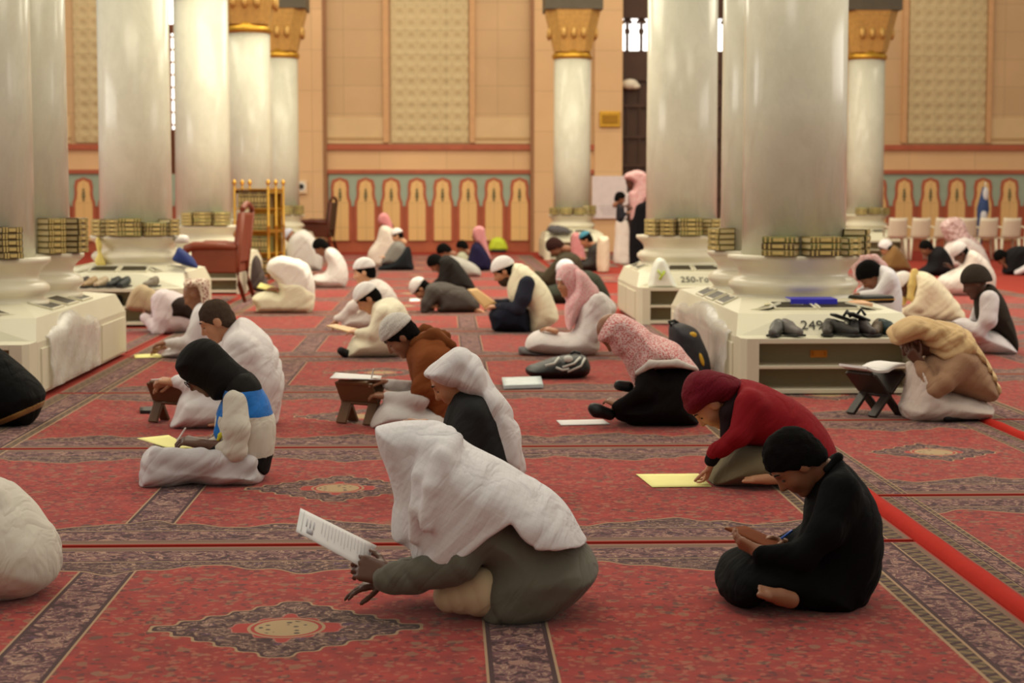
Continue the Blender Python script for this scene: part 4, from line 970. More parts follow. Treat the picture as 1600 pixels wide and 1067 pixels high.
# --- man cut off at the left edge (black)
T = (0, 530, 7.11)
p = Fig('person in black with a gold stripe at the left edge beside the shoe shelf', 200, 966, T, .008, 'brown')
p.wear('black_robe', cloth((13, 13, 13)), [('P', [(-700, 500), (-420, 120), (-150, 60), (0, 118), (105, 200), (255, 330), (405, 470), (482, 590), (486, 655), (450, 770), (385, 900), (250, 966), (-300, 972), (-620, 950), (-760, 760)], .16, .26)], .05, .010, (.7, 0, .6), 18)
g = p.G[0]; n_ = np.array([-.42, 0, 1.0]); n_ /= np.linalg.norm(n_); p0 = p.L(300, 790); 
def band(P, g=g): return smax(g[0](P)-.004, np.abs((P-p0.astype(f32)) @ np.array([.42, 0, 1.0], f32)/1.085)-.016, .004)
p.add('gold_stripe', cloth((134, 96, 48)), (band, g[1]-.01, g[2]+.01))
p.set_head(-620, 300, 0, R(60), 0, .9); p.add('hair', hairm(), p.head.hair()); p.finish()
# ================================================================== PEOPLE : middle and far rows
def cap_on(p, rgb=(236, 230, 226), hair=True, th=.022, low=.035, sl=.12, pat=None):
    if hair: p.add('hair', hairm(), p.head.hair(.010, -.02))
    p.add('skullcap', cloth(rgb, .4, pat), p.head.cap(th, low, sl), .001)
# ---- crop with the left group
T = (180, 440, 3.137)
p = Fig('person in white with a pale patterned headscarf, just behind the bareheaded man in white', 350, 374, T, .009, 'brown')
p.set_head(388, 62, 0, R(30), 0, .9)
p.wear('white_robe', cloth((222, 218, 222)), [('P', [(395, 120), (440, 100), (500, 160), (540, 280), (530, 370), (250, 372), (246, 338), (300, 310), (355, 270), (370, 190)], .10, .22), ('C', [(430, 170, .18, 36), (360, 300, .22, 34), (255, 300, .12, 18)])], .05, .008)
p.add('patterned_headscarf', cloth((226, 208, 188), .4, 'motif'), union([p.shape(('P', [(338, 20), (345, -8), (400, -14), (450, -10), (462, 40), (455, 130), (430, 125), (415, 60), (400, 28), (360, 32)], .05, .11))], .03), .006)
p.hand(250, 300, .12, 165, 315, .08, .6, (0, -.2, -1), .95, 1); p.hand(245, 320, -.05, 175, 340, -.05, .5, (0, .2, -1), .9, -1); p.finish()
f = lambda a, b, T=T: ground(T[0]+a/T[2], T[1]+b/T[2], .016)
paper([f(92, 358), f(200, 352), f(255, 370), f(96, 374)], Myellow, 'yellow sheet on the carpet before the person in the patterned headscarf')
T = (120, 330, 5.335)
p = Fig('person in tan hood, white robe and dark waistcoat bowed forward beside the 281 shelf', 760, 1018, T, .009, 'brown')
p.set_head(540, 740, 0, R(70), 0, .9)
p.wear('white_robe', cloth((218, 204, 206)), [('P', [(620, 690), (720, 650), (860, 690), (960, 760), (980, 900), (940, 985), (840, 1016), (740, 1016), (700, 900), (640, 860), (615, 780)], .12, .22), ('C', [(700, 730, .18, 60), (700, 880, .20, 60), (670, 990, .20, 50), (570, 890, .14, 40)]), ('C', [(700, 730, -.18, 60), (640, 980, -.2, 50)])], .05, .008)
p.wear('dark_waistcoat', cloth((44, 32, 28)), [('P', [(770, 745), (860, 700), (985, 750), (990, 880), (930, 908), (765, 900), (780, 820)], .10, .25)], .04, .006)
p.wear('tan_hood', cloth((186, 164, 130)), [('P', [(412, 800), (440, 700), (480, 640), (545, 608), (605, 640), (630, 700), (640, 830), (610, 850), (560, 835), (480, 832)], .06, .12), ('C', [(600, 700, .08, 60), (650, 760, .10, 70)])], .04, .007)
p.hand(560, 880, .12, 575, 825, .08, .5, (.6, -.4, .2), .9, 1); p.finish()
# ---- crop round the white-capped pair
T = (380, 340, 4.447)
p = Fig('boy in white with white cap, face seen beyond the nearer white-capped boy', 820, 790, T, .010, 'light', group=None)
p.set_head(838, 375, 0, R(14), .0, .95)
p.wear('white_robe', cloth((232, 222, 214)), [('P', [(862, 450), (930, 425), (1010, 470), (1070, 555), (1090, 690), (1060, 780), (880, 786), (700, 770), (690, 700), (720, 650), (800, 630), (850, 560)], .12, .22), ('C', [(880, 540, .2, 50), (760, 620, .2, 40), (690, 690, .14, 30), (650, 700, .1, 22)])], .05, .008)
cap_on(p); p.hand(650, 700, .08, 640, 770, .06, .5, (.5, -.3, -.3), .9, 1); p.face(); p.finish()
p = Fig('boy in a cream robe with white cap, nearest of the white-capped pair', 880, 972, T, .009, 'tan')
p.set_head(862, 560, 0, R(42), .1, .92)
p.wear('cream_robe', cloth((236, 228, 202)), [('P', [(905, 610), (950, 575), (1040, 560), (1110, 605), (1168, 725), (1170, 850), (1100, 940), (1015, 966), (840, 972), (718, 974), (735, 885), (770, 825), (860, 790), (890, 700)], .14, .25), ('C', [(980, 680, .2, 62), (900, 800, .22, 46), (800, 800, .15, 26)])], .05, .010, (.6, 0, .8), 20)
cap_on(p); p.hand(810, 798, .14, 730, 790, .10, .6, (0, -.2, -1), .9, 1)
p.add('sock', plain('black_shoe', (24, 22, 24), .7), f_cone(p.L(720, 950, .1), p.L(680, 925, .16), p.r(34), p.r(28))); p.G.append(f_cone(p.L(720, 950, .1), p.L(690, 930, .15), p.r(28), p.r(24))); p.face(); p.finish()
f = lambda *a: loc_world(p, p.L(*a))
paper([f(575, 752, .02), f(640, 742, -.1), f(800, 775, -.02), f(745, 800, .08)], plain('pale_board', (222, 186, 140), .6, 0, .1), 'pale wooden board held by the boy in the cream robe', 'board', .008, 'writing_board')
p = Fig('person draped in a white shawl over a cream robe, reading a yellow book', 300, 664, T, .010, 'brown')
p.set_head(225, 350, 0, R(50), 0, .92)
p.wear('cream_robe', cloth((236, 228, 200)), [('P', [(255, 440), (420, 430), (490, 500), (492, 610), (470, 655), (430, 666), (280, 662), (110, 662), (90, 620), (62, 562), (110, 520), (205, 510), (258, 520)], .09, .24), ('C', [(345, 420, 0, 88), (345, 580, 0, 84)])], .05, .008, (.5, 0, .9), 24)
p.wear('white_shawl', cloth((244, 238, 230), .4, 'check'), [('P', [(165, 365), (182, 300), (240, 270), (335, 278), (425, 310), (475, 375), (495, 455), (484, 570), (440, 600), (400, 540), (345, 565), (290, 500), (250, 450), (200, 408)], .08, .22)], .05, .012, (.9, 0, .3), 22)
p.hand(240, 500, .1, 170, 490, .08, .4, (0, -.4, -1), .9, 1); p.finish()
f = lambda *a: loc_world(p, p.L(*a)); paper([f(95, 485, .0), f(120, 455, -.1), f(240, 490, -.1), f(235, 515, .06)], Myellow, 'open yellow book in the hands of the white-shawled person', 'book', .012, 'open_book')
p = Fig('black-haired youth in a white robe, left of the middle, near the far rows', 610, 490, T, .012, 'brown')
p.set_head(535, 205, 0, R(42), 0, .9)
p.wear('white_robe', cloth((226, 218, 212)), [('P', [(585, 210), (655, 228), (712, 315), (728, 400), (712, 475), (660, 490), (540, 486), (455, 440), (470, 400), (560, 385), (590, 320), (565, 260)], .12, .22)], .05, .008); p.add('hair', hairm(), p.head.hair(.018, -.012)); p.hand(500, 385, .1, 450, 395, .08); p.finish()
p = Fig('person in a pale grey robe bowed low beside the gold bookcase', 430, 372, T, .012, 'brown')
p.set_head(325, 130, 0, R(60), 0, .95)
p.wear('pale_robe', cloth((212, 206, 200)), [('P', [(335, 130), (390, 92), (440, 92), (500, 150), (545, 240), (548, 340), (525, 372), (430, 372), (330, 372), (300, 280), (310, 190)], .13, .24)], .05, .008); cap_on(p, (190, 190, 204), False); p.finish()
T = (540, 320, 3.636)
p = Fig('person with a pink headscarf in white by the back wall arches', 215, 352, T, .013, 'brown')
p.set_head(218, 82, 0, R(24), 0, .95)
p.wear('white_robe', cloth((226, 214, 200)), [('P', [(195, 130), (225, 112), (265, 130), (300, 210), (290, 350), (140, 352), (128, 270), (175, 200)], .13, .24)], .05, .008)
p.add('pink_headscarf', cloth((214, 140, 142)), union([p.shape(('P', [(186, 100), (188, 62), (215, 45), (245, 62), (270, 130), (250, 140), (215, 118)], .07, .13))], .03), .004); p.hand(190, 290, .1, 150, 300, .08); p.finish()
p = Fig('person in grey and dark trousers with white cap, right of the pink-scarfed one', 290, 374, T, .013, 'light')
p.set_head(292, 175, 0, R(25), 0, .9)
p.wear('dark_trousers', cloth((34, 36, 40)), [('P', [(200, 345), (260, 320), (330, 250), (365, 240), (380, 320), (375, 374), (195, 374)], .12, .26)], .04, .006)
p.wear('grey_jacket', cloth((132, 128, 122)), [('P', [(250, 240), (290, 205), (335, 225), (350, 290), (320, 350), (230, 340), (200, 330)], .12, .2)], .05, .006); cap_on(p); p.hand(230, 300, .1, 190, 292, .08); p.finish()
T = (640, 380, 4.706)
p = Fig('person in dark grey with white cap stretched low over the carpet', 330, 512, T, .010, 'tan')
p.set_head(78, 335, 0, R(62), 0, .92)
p.wear('grey_robe', cloth((84, 78, 74)), [('P', [(110, 330), (150, 296), (240, 286), (330, 308), (430, 342), (492, 405), (515, 455), (490, 500), (380, 514), (220, 512), (200, 450), (160, 440), (120, 400)], .12, .22), ('C', [(170, 360, .18, 46), (125, 440, .2, 40), (110, 485, .18, 34)]), ('C', [(170, 360, -.18, 46), (150, 485, -.18, 34)])], .05, .009, (.7, 0, .7), 20)
cap_on(p, th=.024, low=.03); p.hand(160, 470, .12, 200, 455, .1, .6); p.foot(490, 495, .12, 560, 512, .12, (.6, 0, .8), .95); p.face(); p.finish()
f = lambda a, b, T=T: ground(T[0]+a/T[2], T[1]+b/T[2], .016)
paper([f(0, 408), f(70, 405), f(80, 425), f(0, 428)], Mpaper, 'white paper on the carpet left of the grey stretched person')
p = Fig('dark-haired boy in black jacket bent over a white paper in the middle', 360, 350, T, .011, 'brown')
p.set_head(192, 150, 0, R(52), 0, .95)
p.wear('black_jacket', cloth((38, 36, 34)), [('P', [(205, 130), (270, 88), (345, 128), (405, 200), (482, 320), (470, 348), (300, 348), (250, 300), (240, 210)], .12, .2), ('C', [(270, 150, .18, 42), (240, 270, .2, 34), (190, 300, .12, 24)])], .05, .008); p.add('hair', hairm(), p.head.hair(.02, -.015)); p.hand(190, 300, .1, 140, 285, .08); p.finish()
f = lambda a, b, T=T: ground(T[0]+a/T[2], T[1]+b/T[2], .016)
q = [f(105, 330), f(260, 325), f(275, 345), f(115, 350)]; paper(q, Mpaper, 'white paper under the hands of the black-jacketed boy')
p = Fig('dark-haired boy in a pale grey jacket, partly behind the black-jacketed boy', 420, 250, T, .012, 'brown')
p.set_head(252, 60, 0, R(50), 0, .92)
p.wear('pale_jacket', cloth((168, 164, 156)), [('P', [(280, 90), (380, 108), (482, 158), (525, 212), (500, 252), (330, 252), (290, 180)], .12, .22)], .05, .008); p.add('hair', hairm(), p.head.hair(.02, -.015)); p.finish()
p = Fig('person in navy with a pink headscarf hanging down the back, before the arches', 530, 205, T, .012, 'brown')
p.set_head(500, -60, 0, R(10), 0, .92)
p.wear('navy_coat', cloth((36, 32, 62)), [('P', [(455, 20), (490, -10), (540, 15), (590, 90), (600, 170), (570, 206), (450, 206), (420, 150), (440, 80)], .13, .22)], .05, .006)
p.add('pink_headscarf', cloth((206, 140, 142)), union([p.shape(('P', [(462, -80), (480, -118), (515, -128), (550, -110), (560, -60), (575, 30), (600, 120), (570, 110), (520, 20), (480, -20)], .06, .13))], .03), .004); p.finish()
p = Fig('dark-haired boy facing the person in navy', 400, 150, T, .013, 'brown', rz=math.pi*.94)
p.set_head(384, 28, 0, R(30), 0, .92)
p.wear('pale_shirt', cloth((176, 176, 150)), [('P', [(360, 70), (400, 62), (430, 90), (450, 150), (340, 150), (345, 100)], .1, .17)], .05, .006); p.add('hair', hairm(), p.head.hair(.02, -.015)); p.finish()
# ---- cream vest man and the pink-scarfed man in white
p = Fig('bearded man in cream vest over navy with white cap, in the middle', 800, 655, T, .009, 'tan')
p.set_head(690, 205, 0, R(30), 0, .98)
p.wear('navy_trousers', cloth((26, 28, 40)), [('P', [(585, 510), (680, 440), (780, 450), (870, 480), (880, 655), (740, 655), (620, 642), (598, 590)], .12, .26)], .05, .007)
p.wear('navy_sleeve', cloth((44, 46, 58)), [('C', [(860, 300, .2, 62), (835, 400, .24, 60), (800, 475, .23, 52), (690, 470, .15, 34), (650, 465, .1, 28)])], .04, .006); p.wear('navy_sleeve', cloth((44, 46, 58)), [('C', [(860, 300, -.2, 60), (790, 450, -.22, 48), (640, 440, -.1, 28)])], .04, .006)
p.wear('cream_vest', cloth((240, 232, 200)), [('P', [(765, 150), (845, 160), (925, 222), (1005, 310), (1065, 430), (1092, 555), (1010, 618), (900, 665), (870, 600), (850, 480), (745, 430), (715, 330), (735, 230)], .14, .23)], .05, .010, (.5, 0, .9), 18)
p.add('beard', hairm((70, 54, 44)), p.head.beard()); cap_on(p, th=.026, low=.03); p.hand(650, 465, .1, 570, 470, .08, .5, (0, -.2, -1), .95, 1); p.face(); p.finish()
f = lambda *a: loc_world(p, p.L(*a))
paper([f(425, 338, .06), f(490, 330, -.06), f(640, 440, -.06), f(560, 490, .08)], plain('manila', (216, 176, 122), .7, 0, .06), 'beige folder held by the man in the cream vest', 'folder', .006, 'folder')
p = Fig('boy in white with a pink checked headscarf, hands in his lap, facing the viewer', 1120, 828, T, .009, 'tan')
p.set_head(1165, 280, 0, R(12), R(35), .94)
p.wear('white_robe', cloth((222, 214, 212)), [('P', [(1240, 440), (1330, 370), (1400, 355), (1460, 392), (1522, 465), (1500, 530), (1440, 590), (1400, 700), (1390, 785), (1300, 826), (1100, 826), (920, 802), (850, 770), (870, 690), (950, 640), (1080, 650), (1190, 650), (1225, 560)], .13, .25), ('C', [(1380, 430, .22, 56), (1440, 560, .24, 46), (1360, 670, .2, 40)])], .05, .010, (.6, 0, .8), 22)
p.wear('grey_socks', cloth((98, 92, 92)), [('P', [(800, 770), (850, 762), (960, 790), (1010, 830), (830, 832)], .07, .16)], .04, .004)
p.wear('pink_headscarf', cloth((222, 136, 146), .35, 'shemagh'), [('P', [(1208, 200), (1240, 185), (1290, 215), (1335, 272), (1392, 350), (1340, 430), (1255, 520), (1185, 632), (1150, 600), (1140, 470), (1165, 400), (1205, 330)], .07, .17)], .05, .008, (.9, 0, .4), 24)
p.add('white_headband', cloth((240, 230, 224)), p.head.cap(.022, .05, -.25)); p.add('pink_cowl', cloth((222, 136, 146), .35, 'shemagh'), p.head.hood(.024, 1.0), .004)
p.hand(1080, 650, .12, 985, 620, .1, .6, (0, -.3, -1), .95, 1); p.hand(1370, 660, .2, 1330, 690, .2, .4, (0, -.3, -1), .95, 1); p.face(); p.finish()
p = Fig('person with white cap and dark green clothes seen behind the pink-scarfed boy in white', 1350, 445, T, .011, 'brown')
p.set_head(1150, 205, 0, R(40), 0, .98)
p.wear('green_coat', cloth((54, 56, 46)), [('P', [(1180, 250), (1280, 200), (1380, 230), (1445, 320), (1485, 430), (1470, 448), (1010, 446), (1000, 330), (1080, 300)], .14, .24)], .05, .008); cap_on(p, (222, 222, 230), False, .024, .0, .1); p.finish()
T = (540, 320, 3.636)
p = Fig('dark-haired person in olive clothes hunched before the far shelf', 1230, 475, T, .012, 'brown')
p.set_head(1188, 240, 0, R(58), 0, .98)
p.wear('olive_coat', cloth((66, 58, 44)), [('P', [(1200, 290), (1260, 265), (1330, 300), (1350, 400), (1340, 474), (1100, 474), (1080, 400), (1180, 360)], .14, .24), ('C', [(1230, 330, .2, 40), (1140, 420, .2, 34), (1090, 400, .1, 26)])], .05, .008); p.add('hair', hairm((52, 32, 28)), p.head.hair(.02, -.02)); p.hand(1110, 410, .1, 1085, 385, .1); p.finish()
T = (840, 240, 5.336)
p = Fig('person in dark grey with a blue cap, near the far shelf', 470, 978, T, .012, 'tan')
p.set_head(400, 715, 0, R(30), 0, .98)
p.wear('grey_coat', cloth((58, 54, 52)), [('P', [(420, 800), (460, 755), (525, 752), (555, 850), (548, 970), (430, 980), (345, 970), (345, 900), (410, 870)], .14, .24)], .05, .008); p.add('hair', hairm(), p.head.hair(.014, -.02)); p.add('blue_cap', cloth((66, 130, 152)), p.head.cap(.022, .06, .0)); p.hand(390, 880, .1, 345, 860, .1); p.finish()
p = Fig('person under a long pink headscarf, seen behind the blue-capped one', 330, 930, T, .013, 'brown')
p.set_head(312, 720, 0, R(30), 0, .9)
p.wear('pink_shawl', cloth((206, 136, 138)), [('P', [(283, 690), (300, 660), (345, 665), (372, 740), (400, 850), (390, 925), (300, 925), (278, 800)], .1, .17)], .05, .008); p.finish()
# standing pair
p = Fig('standing man in a black cloak and long red and white checked headscarf', 845, 945, T, .012, 'dark')
p.set_head(780, 235, 0, R(36), 0, .98)
p.wear('black_cloak', cloth((22, 20, 24)), [('P', [(800, 420), (900, 392), (925, 500), (925, 900), (850, 945), (772, 945), (765, 700), (775, 560)], .10, .24)], .05, .008, (1, 0, 0), 22)
p.wear('checked_headscarf', cloth((188, 92, 96), .35, 'shemagh'), [('P', [(722, 205), (742, 165), (830, 138), (902, 168), (922, 262), (918, 385), (892, 402), (845, 610), (800, 695), (778, 560), (768, 440), (760, 330), (790, 300), (800, 250), (760, 222)], .07, .19)], .05, .008, (1, 0, .2), 22)
p.hand(745, 440, .1, 700, 430, .08, .4, arm=(800, 460, .14)); p.foot(850, 935, .08, 780, 945, .1, k=1.0); p.finish()
f = lambda *a: loc_world(p, p.L(*a)); paper([f(742, 330, .1), f(785, 325, -.05), f(785, 420, -.05), f(745, 425, .1)], Mpaper, 'white paper held up by the standing man in the black cloak')
p = Fig('standing boy in a dark jacket over a long white robe, facing the cloaked man', 705, 930, T, .012, 'brown', rz=0.0, Y=34.0)
p.set_head(690, 372, 0, R(15), 0, .88)
p.wear('white_robe', cloth((226, 214, 204)), [('P', [(655, 560), (700, 540), (750, 570), (768, 700), (768, 925), (640, 925), (645, 700)], .1, .17)], .05, .006, (1, 0, 0), 20)
p.wear('dark_jacket', cloth((44, 44, 50)), [('P', [(660, 440), (690, 420), (720, 440), (722, 520), (712, 580), (660, 578)], .09, .19), ('C', [(690, 460, .17, 18), (700, 530, .19, 16), (740, 500, .12, 12)])], .05, .005); p.add('hair', hairm(), p.head.hair(.018, -.012)); p.hand(740, 500, .12, 770, 480, .1); p.foot(690, 920, .06, 740, 926, .06, k=.9); p.finish()
# ---- right-hand group
T = (1330, 320, 4.444)
p = Fig('youth in white with a pink scarf round his head leaning over the 249 shelf', 260, 760, T, .010, 'brown')
p.o = atY(*p.px(260, 760), 15.1); p.o[2] = 0; p.root.location = tuple(p.o); p.S = F_PX/15.1
p.set_head(128, 490, 0, R(52), 0, .90)
p.wear('white_robe', cloth((226, 222, 226)), [('P', [(185, 430), (280, 445), (335, 560), (340, 740), (330, 990), (160, 990), (150, 740), (170, 560)], .12, .22), ('C', [(260, 520, .18, 46), (180, 620, .2, 36), (70, 620, .1, 24)]), ('C', [(250, 520, -.18, 46), (60, 600, -.1, 24)])], .05, .008); p.add('hair', hairm(), p.head.hair(.022, -.012))
p.add('pink_scarf', cloth((200, 128, 130), .3, 'shemagh'), union([p.shape(('C', [(40, 510, -.04, 22), (30, 420, -.06, 28), (80, 372, -.08, 30), (160, 375, -.08, 32), (225, 430, -.06, 30)]))], .03), .004); p.hand(80, 622, .1, 20, 622, .08, .4); p.face(); p.finish()
p = Fig('person in brown with a white cap over black hair, beyond the 249 shelf', 310, 462, T, .012, 'tan')
p.set_head(240, 300, 0, R(40), R(-30), .98)
p.wear('brown_coat', cloth((128, 94, 54)), [('P', [(240, 330), (280, 280), (335, 310), (395, 400), (400, 462), (210, 462), (215, 380)], .13, .22)], .05, .008); p.add('hair', hairm(), p.head.hair(.016, -.02)); p.add('white_cap', cloth((222, 216, 216)), p.head.cap(.03, -.03, 1.6)); p.finish()
p = Fig('man in cream robe with white cap and a yellow scarf round his neck', 560, 825, T, .010, 'dark')
p.set_head(368, 560, 0, R(52), 0, .98)
p.wear('cream_robe', cloth((238, 224, 192)), [('P', [(425, 490), (485, 462), (565, 495), (665, 595), (745, 700), (785, 785), (760, 824), (420, 824), (350, 780), (345, 730), (420, 690), (430, 600)], .14, .25), ('C', [(520, 580, .2, 56), (470, 700, .22, 42), (390, 730, .15, 26)])], .05, .009, (.6, 0, .8), 20)
p.wear('yellow_scarf', cloth((222, 194, 120)), [('C', [(440, 470, .06, 26), (420, 560, .1, 28), (410, 640, .12, 24), (440, 665, .14, 18)]), ('C', [(440, 470, -.06, 26), (400, 580, -.1, 26), (360, 680, -.08, 18)])], .04, .005)
cap_on(p, (238, 230, 222), False, .026, .02, .1); p.finish()
p = Fig('boy in dark beanie and black waistcoat over white, seated at the right edge', 1000, 1036, T, .009, 'dark')
p.set_head(858, 540, 0, R(24), -.1, .98)
p.wear('white_robe', cloth((220, 212, 214)), [('P', [(725, 835), (800, 785), (880, 850), (1000, 880), (1085, 950), (1130, 1030), (950, 1036), (850, 975), (770, 930), (725, 880)], .12, .26), ('C', [(960, 660, .2, 66), (950, 800, .24, 60), (890, 870, .22, 44), (740, 830, .12, 26)]), ('C', [(930, 660, -.2, 60), (850, 830, -.2, 44), (720, 830, -.08, 24)])], .05, .008)
p.wear('black_waistcoat', cloth((52, 46, 40)), [('P', [(865, 620), (900, 590), (965, 548), (1045, 640), (1102, 780), (1146, 930), (1142, 1020), (1100, 1015), (1040, 930), (960, 860), (880, 800), (862, 700)], .12, .20)], .05, .007)
p.add('beanie', cloth((64, 56, 48), .5, 'knit'), p.head.beanie(.028, .0, .35), .004); p.hand(730, 830, .12, 600, 815, .10, .45, (0, -.2, -1), .95, 1); p.hand(720, 830, -.08, 620, 835, -.04, .4, (0, .2, -1), .95, -1); p.face(); p.finish()
p = Fig('dark-haired boy in black clothes seated before the white chairs', 590, 492, T, .012, 'brown')
p.set_head(518, 300, 0, R(34), 0, .92)
p.wear('black_clothes', cloth((28, 26, 28)), [('P', [(545, 330), (620, 285), (690, 370), (712, 470), (690, 494), (465, 494), (475, 450), (530, 410)], .13, .23)], .05, .008); p.add('hair', hairm(), p.head.hair(.018, -.012)); p.finish()
p = Fig('dark-faced man in white with a grey-white cap, beyond the dark beanie', 770, 632, T, .011, 'dark')
p.set_head(752, 335, 0, R(45), .1, .98)
p.wear('white_robe', cloth((222, 212, 202)), [('P', [(800, 330), (855, 320), (935, 390), (990, 480), (985, 600), (900, 632), (640, 630), (605, 520), (690, 465), (770, 420)], .14, .25)], .05, .009); cap_on(p, (214, 208, 204), True, .026, .02, .1); p.hand(700, 440, .1, 660, 400, .1); p.finish()
p = Fig('person in a white and pink headscarf seated before the white chairs', 730, 442, T, .012, 'brown')
p.set_head(690, 190, 0, R(34), 0, .95)
p.wear('white_robe', cloth((224, 214, 210)), [('P', [(700, 240), (780, 210), (880, 270), (940, 360), (930, 440), (620, 440), (630, 330)], .14, .24)], .05, .008)
p.add('headscarf', cloth((226, 200, 198), .3, 'motif'), union([p.shape(('P', [(622, 150), (660, 100), (720, 85), (775, 110), (812, 200), (870, 245), (930, 330), (870, 340), (790, 260), (700, 255), (660, 240)], .07, .16))], .03), .005); p.finish()
p = Fig('person in black bowed to the floor at the far right edge', 1180, 486, T, .012, 'brown')
p.set_head(1040, 365, 0, R(62), 0, .95)
p.wear('black_clothes', cloth((26, 24, 26)), [('P', [(1070, 340), (1110, 300), (1180, 285), (1290, 310), (1360, 390), (1360, 486), (1080, 486), (1060, 430)], .13, .24)], .05, .008); p.wear('white_hem', cloth((214, 208, 210)), [('C', [(1150, 470, .22, 20), (1220, 440, .24, 26), (1300, 460, .2, 24)])], .03, .004); p.add('hair', hairm(), p.head.hair(.018, -.02)); p.hand(1085, 440, .1, 1060, 405, .1); p.finish()
# ================================================================== BOOKS ON THE COLUMN LEDGES
M_cov = [plain('olive_cover', (134, 118, 70), .5, .15, .25, 30), plain('dark_cover', (104, 86, 54), .5, .1, .25, 30), plain('green_cover', (116, 114, 66), .5, .15, .25, 30)]
M_gilt = plain('gilt', (206, 184, 118), .4, .35, .2, 30); M_page = plain('page_edge', (214, 196, 150), .8, 0, .08, 60)
def book_mesh(cov, w_=.24, d=.16, t=.045):
    """book lying flat, gilt spine towards -y"""
    bm = bmesh.new()
    for z in (.003, t-.003): box(bm, (0, .0, z), (w_, d, .005), mi=0)
    n = 6; prev = None
    for k in range(n+1):
        a = math.pi*(k/n-.5); y = -d/2-.008*math.cos(a); z = t/2+math.sin(a)*t/2; cur = [bm.verts.new((s*w_/2, y, z)) for s in (-1, 1)]
        if prev: f = bm.faces.new((prev[0], prev[1], cur[1], cur[0])); f.material_index = 0; f.smooth = True
        prev = cur
    for x in (-.40, -.26, .26, .40): box(bm, (x*w_, -d/2-.006, t/2), (.012, .008, t*.86), mi=1)
    box(bm, (0, -d/2-.0065, t/2), (w_*.34, .006, t*.55), mi=1); box(bm, (0, -d/2-.002, t/2), (w_-.004, .004, t*.9), mi=0); box(bm, (0, .002, t/2), (w_-.012, d-.012, t-.012), mi=2)
    bmesh.ops.recalc_face_normals(bm, faces=bm.faces); me = bpy.data.meshes.new('book'); bm.to_mesh(me); bm.free()
    for m in (cov, M_gilt, M_page): me.materials.append(m)
    return me
ME_B = [book_mesh(c) for c in M_cov]; ME_S = [book_mesh(c, .15, .15, .042) for c in M_cov]
NTH = ['bottom', 'second', 'third', 'fourth', 'fifth', 'sixth', 'seventh']
def stacks(X0, Y0, where, spec, r=.44, z0=.893):
    for i, (ang, n, kind) in enumerate(spec):
        a = R(ang); mes = ME_B if kind == 'b' else ME_S; t = .047 if kind == 'b' else .044
        for k in range(n):
            o = bpy.data.objects.new('book', mes[(i+k) % 3 if kind == 'b' else (i) % 3]); COL.objects.link(o)
            o.location = (X0+math.sin(a)*r, Y0-math.cos(a)*r, z0+t*k+.001); o.rotation_euler = (0, 0, a+R(random.uniform(-4, 4)))
            tag(o, 'gilt book, %s in the %s stack on %s' % (NTH[k], ORD[i], where), 'book', 'books on the column ledges')
stacks(RX, 13.36, 'the front 249 ledge', [(-22, 3, 'b'), (14, 3, 'b'), (44, 3, 's'), (72, 4, 'b')], .46)
stacks(RX, 14.42, 'the rear 249 ledge', [(-62, 4, 's')], .46)
stacks(LX+.08, 12.95, 'the front far-left ledge', [(0, 5, 'b'), (38, 5, 's')], .46)
stacks(LX+.12, 13.95, 'the rear far-left ledge', [(44, 6, 's'), (74, 6, 's')], .46)
stacks(LX+.07, 19.5, 'the 281 column ledge', [(-42, 4, 's'), (-18, 4, 's'), (2, 4, 'b'), (32, 3, 'b'), (58, 4, 's')], .45)
stacks(RX-.04, 19.5, 'the 250 column ledge', [(-46, 4, 's'), (-24, 4, 's'), (4, 4, 'b'), (36, 4, 's'), (62, 4, 's')], .45)
stacks(LX, 25.4, 'the ledge behind the armchair', [(-18, 4, 's'), (6, 4, 'b'), (36, 4, 'b')], .45)
stacks(LX, 37.2, 'the ledge beyond the bookcase', [(-14, 4, 'b'), (18, 4, 'b'), (50, 4, 'b')], .45)
stacks(RX, 37.2, 'the ledge beside the banner', [(-48, 3, 'b'), (-16, 3, 'b'), (14, 3, 'b'), (48, 4, 'b')], .45)
stacks(8.62, 37.2, 'the ledge by the white chairs', [(-20, 3, 'b'), (10, 3, 'b'), (44, 3, 'b')], .45)
# ================================================================== GOLD BOOKCASE
g = ground(404, 437); bc = empty('bookcase', (g[0], g[1]+.2, .013), R(-28), 'tall gold bookcase with knobbed posts, filled with books, left of the middle', 'bookcase')
BW, BD, BH = .62, .42, 1.42
for ix, x in enumerate((-BW/2, BW/2)):
    for y in (-BD/2, 0, BD/2):
        bm = bmesh.new(); lathe(bm, [(.022, 0), (.022, .3), (.030, .32), (.022, .34), (.020, .8), (.030, .82), (.020, .84), (.020, BH), (.012, BH+.02), (.034, BH+.05), (.034, BH+.07), (.008, BH+.11)], 12); o = bm_obj('post', bm, gold, bc); o.location = (x, y, 0)
for k, z in enumerate((.06, .40, .74, 1.08, 1.38)):
    bm = bmesh.new(); box(bm, (0, 0, z), (BW-.02, BD-.02, .02), bev=.004); bm_obj('shelf', bm, gold, bc)
for sx in (-1, 1):
    for z in (.12, .74, 1.34):
        bm = bmesh.new(); box(bm, (sx*BW/2, 0, z), (.02, BD, .05)); bm_obj('side_rail', bm, gold, bc)
bm = bmesh.new(); box(bm, (0, BD/2-.02, BH/2), (BW-.04, .01, BH-.1)); bm_obj('back_panel', bm, brass, bc)
